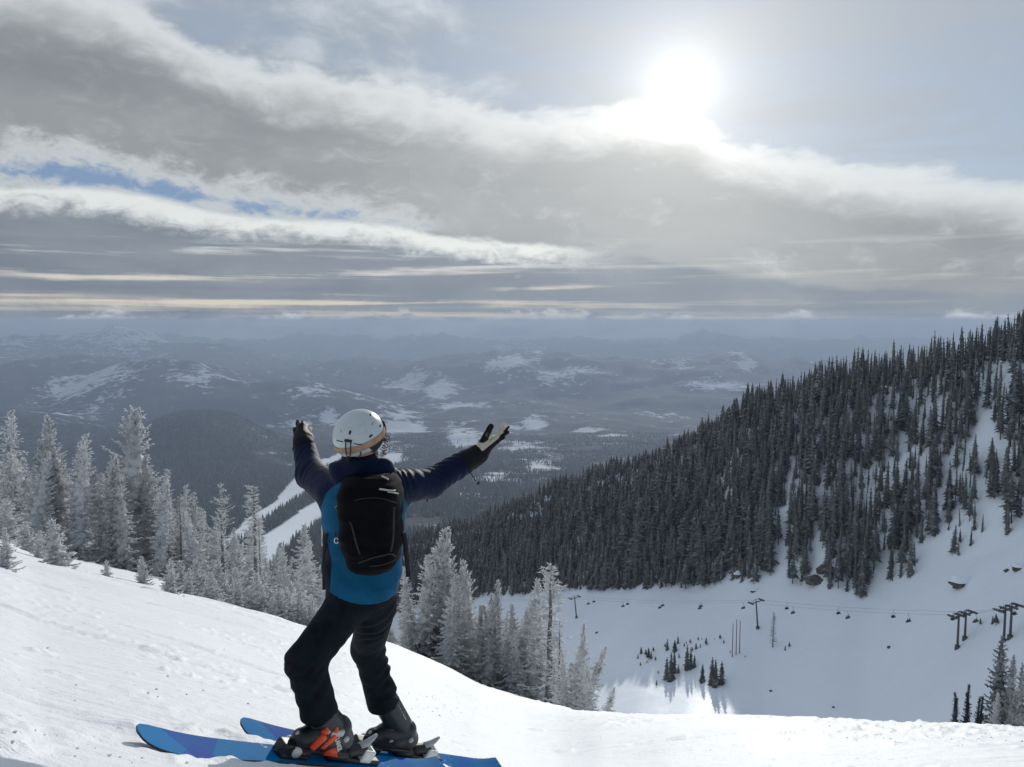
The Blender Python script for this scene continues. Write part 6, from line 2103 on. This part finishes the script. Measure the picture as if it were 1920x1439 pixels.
# ------------------------------------------------------------------ the backpack
PACK = np.array([(893, 662, 732, .070), (899, 650, 741, .105), (912, 641, 749, .150), (935, 634, 753, .180), (960, 633, 754, .172), (1000, 635, 755, .180), (1030, 642, 754, .176), (1048, 649, 751, .165), (1060, 653, 749, .160), (1068, 664, 740, .125), (1073, 678, 726, .07)])
YB = YT - 0.115
def pack_row(py):
    return [np.interp(py, PACK[:, 0], PACK[:, k]) for k in (1, 2, 3)]
def pack_pt(px, py, off=0.0):
    l, r, dp = pack_row(py)
    u = np.clip((px - (l + r) / 2) / ((r - l) / 2), -0.995, 0.995)
    Y = YB - dp * (1 - abs(u) ** 3.2) ** (1 / 3.2) - off
    # the silhouette is fixed at the pack's back plane, so widths shrink towards the camera
    return at((px), py, Y)
def build_pack():
    root = empty('backpack', at(694, 1073, YB))
    tag(root, 'black backpack worn on the back of the skier', 'backpack')
    bpy.context.view_layer.update()
    inv = root.matrix_world.inverted()
    rows = 56; cols = 72
    V = []
    pys = 983 + (983 - 892.6) * -np.cos(np.linspace(0, math.pi, rows)) * 1.0
    pys = np.interp(np.linspace(0, 1, rows), [0, .06, .94, 1], [893, 897, 1069, 1073])
    for py in pys:
        l, r, dp = pack_row(py)
        a = np.linspace(0, 2 * math.pi, cols, endpoint=False)
        zc_ = at((l + r) / 2, py, YB - 0.65 * dp)[2]; cx = at((l + r) / 2, py, YB - 0.04); cx[2] = zc_; w = (at(r, py, YB - 0.05) - at(l, py, YB - 0.05))[0] / 2
        e = 2 / 3.2
        u = np.sign(np.cos(a)) * np.abs(np.cos(a)) ** e; v = np.sign(np.sin(a)) * np.abs(np.sin(a)) ** e
        dep = np.where(v > 0, dp, 0.035)
        V.append(np.stack([cx[0] + u * w * (1 - 0.07 * np.maximum(v, 0)), YB - v * dep, np.full(cols, cx[2])], -1))
    V = np.vstack(V)
    # soft bulges and creases of a full bag
    nrm = V - np.array([at(694, 985, YB - 0.06)])
    nrm /= np.linalg.norm(nrm, axis=1, keepdims=True)
    V = V + nrm * (0.009 * vnoise3(V * 9, 3) + 0.006 * vnoise3(V * np.array([14, 14, 40.0]), 4))[:, None]
    V = np.vstack([V, V[:cols].mean(0), V[-cols:].mean(0)])
    F = grid_faces(rows, cols, wrap=True)
    k = np.arange(cols); k2 = (k + 1) % cols
    T = np.concatenate([np.stack([np.full(cols, len(V) - 2), k, k2], -1), np.stack([np.full(cols, len(V) - 1), (rows - 1) * cols + k2, (rows - 1) * cols + k], -1)])
    def put(o):
        o.parent = root; o.matrix_parent_inverse = inv; return o
    put(obj('bag', mesh_np('bag', V, [F, T]), MAT_PACK))
    def line(name, pts, r, m, off=0.009):
        return put(rod(name, [pack_pt(x, y, off) for x, y in pts], r, m, None, 6))
    line('piping', [(631, 956), (642, 964), (655, 977), (662, 995), (667, 1015), (673, 1035), (679, 1047)], .0038, MAT_PIPING)
    line('piping', [(739, 952), (738, 975), (738, 1000), (736, 1020), (733, 1034)], .0038, MAT_PIPING)
    line('seam', [(655, 1061), (670, 1057), (684, 1052), (700, 1046), (718, 1042), (732, 1039), (742, 1043)], .0028, MAT_PIPING)
    line('seam', [(660, 1064), (690, 1062), (715, 1060), (738, 1052), (748, 1042)], .0022, MAT_PIPING)
    line('zip', [(648, 946), (668, 938), (695, 934), (720, 936), (744, 944)], .0022, MAT_STRAP, .003)
    line('lime_trim', [(628.5, 953), (633, 949), (640, 946.5), (647, 945)], [.0045] * 7 + [.0035] * 6 + [.002] * 6, MAT_LIME)
    line('shine_strip', [(711, 917.5), (720, 918.5), (728, 920), (736, 920.5), (741, 920)], .0036, MAT_SHINE, .006)  # light-grey strips stand in for the shine at the pack's upper right
    line('shine_strip', [(727, 923), (736, 924), (747, 926)], .0022, MAT_SHINE, .006)
    line('shine_strip', [(716, 893.5), (722, 896), (728, 899)], .0036, MAT_SHINE, .03)
    # webbing: loose strap at the right, side strap at the left, shoulder straps
    def flat(name, pts, w, t, m=MAT_STRAP):
        o = rod(name, pts, 1.0, m, None, 8)
        return o
    def ribbon(name, pts, w, m=MAT_STRAP):
        pts = np.array(pts); n = len(pts)
        tan = np.gradient(pts, axis=0); tan /= np.linalg.norm(tan, axis=1, keepdims=True)
        view = np.array([0, 1.0, 0]); s = np.cross(tan, view); s /= np.linalg.norm(s, axis=1, keepdims=True)
        nn = np.cross(s, tan)
        V = np.stack([pts - s * w + nn * .0015, pts + s * w + nn * .0015, pts + s * w - nn * .0015, pts - s * w - nn * .0015], 1).reshape(-1, 3)
        F = [grid_faces(n, 4, wrap=True), np.array([[0, 1, 2, 3], [4 * n - 1, 4 * n - 2, 4 * n - 3, 4 * n - 4]])]
        return put(obj(name, mesh_np(name, V, F, smooth=False), m))
    ribbon('loose_strap', [at(757, 1000, YB - .03), at(760, 1020, YB - .03), at(762.5, 1045, YB - .02), at(764.5, 1065, YB - .015), at(765.5, 1082, YB - .01)], .0095)
    ribbon('hip_strap', [at(613, 1000, YT - .10), at(609, 1022, YT - .12), at(607, 1050, YT - .13), at(607, 1080, YT - .135), at(607.5, 1106, YT - .13)], .006)
    for a, b in (((650, 905), (640, 896)), ((736, 903), (737, 890))):
        ribbon('shoulder_strap', [at(*a, YB + .03), at(b[0], b[1], YT - .02), at(b[0], b[1], YT + .13), at(b[0] - 4, b[1] + 60, YT + .17), at(b[0], b[1] + 130, YT + .14)], .028)
    ring = [at(631 + 3.6 * math.cos(t), 1014 + 5.0 * math.sin(t), YT - .165) for t in np.linspace(0.4, 5.9, 12)]
    put(rod('carabiner', ring, .0028, MAT_METAL, None, 6))
    put(rod('zip_pull', [at(629, 1000, YT - .165), at(629.5, 1005, YT - .165), at(630, 1010, YT - .165)], .0028, MAT_STRAP, None, 6))
    ribbon('ticket', [at(605.5, 985, YT - .05), at(606, 997, YT - .06), at(606.5, 1010, YT - .06), at(606, 1024, YT - .05)], .007, MAT_PAPER)
build_pack()

# ------------------------------------------------------------------ riders on the lift (a few pixels tall)
def rider_mesh():
    def f(P):
        d = sd_cap(P, (0, 0, 0.12), (0, 0.05, 0.62), 0.16, 0.19)[0]
        d = smin(d, sd_ell(P, (0, 0.02, 0.92), (0.125, 0.14, 0.15)), 0.06)
        for s in (-1, 1):
            d = smin(d, sd_cap(P, (0.10 * s, 0, 0.10), (0.12 * s, -0.42, 0.12), 0.105, 0.08)[0], 0.05)
            d = smin(d, sd_cap(P, (0.12 * s, -0.42, 0.12), (0.12 * s, -0.46, -0.34), 0.08, 0.06)[0], 0.03)
            d = smin(d, sd_cap(P, (0.12 * s, -0.42, -0.36), (0.12 * s, -0.62, -0.38), 0.06, 0.05)[0], 0.02)
            d = smin(d, sd_cap(P, (0.21 * s, 0.05, 0.60), (0.25 * s, -0.10, 0.32), 0.07, 0.055)[0], 0.04)
            d = smin(d, sd_cap(P, (0.25 * s, -0.10, 0.32), (0.14 * s, -0.32, 0.26), 0.055, 0.045)[0], 0.03)
        return d
    return sdf_mesh('rider', f, (-0.5, -0.85, -0.55), (0.5, 0.4, 1.2), 0.05)[0]
RIDER = rider_mesh()
for q, az, nth in RIDER_SPOTS:
    for k, s in enumerate((-0.4, 0.4)):
        o = obj('person', RIDER, MAT_DARK)
        o.location = (q[0] + math.cos(az) * s, q[1] + math.sin(az) * s, q[2] - 2.50)
        o.rotation_euler = (0, 0, az)
        tag(o, f'{"left" if k == 0 else "right"}-hand seated rider in dark clothing on the {nth} occupied chair', 'person', 'riders on the lift')
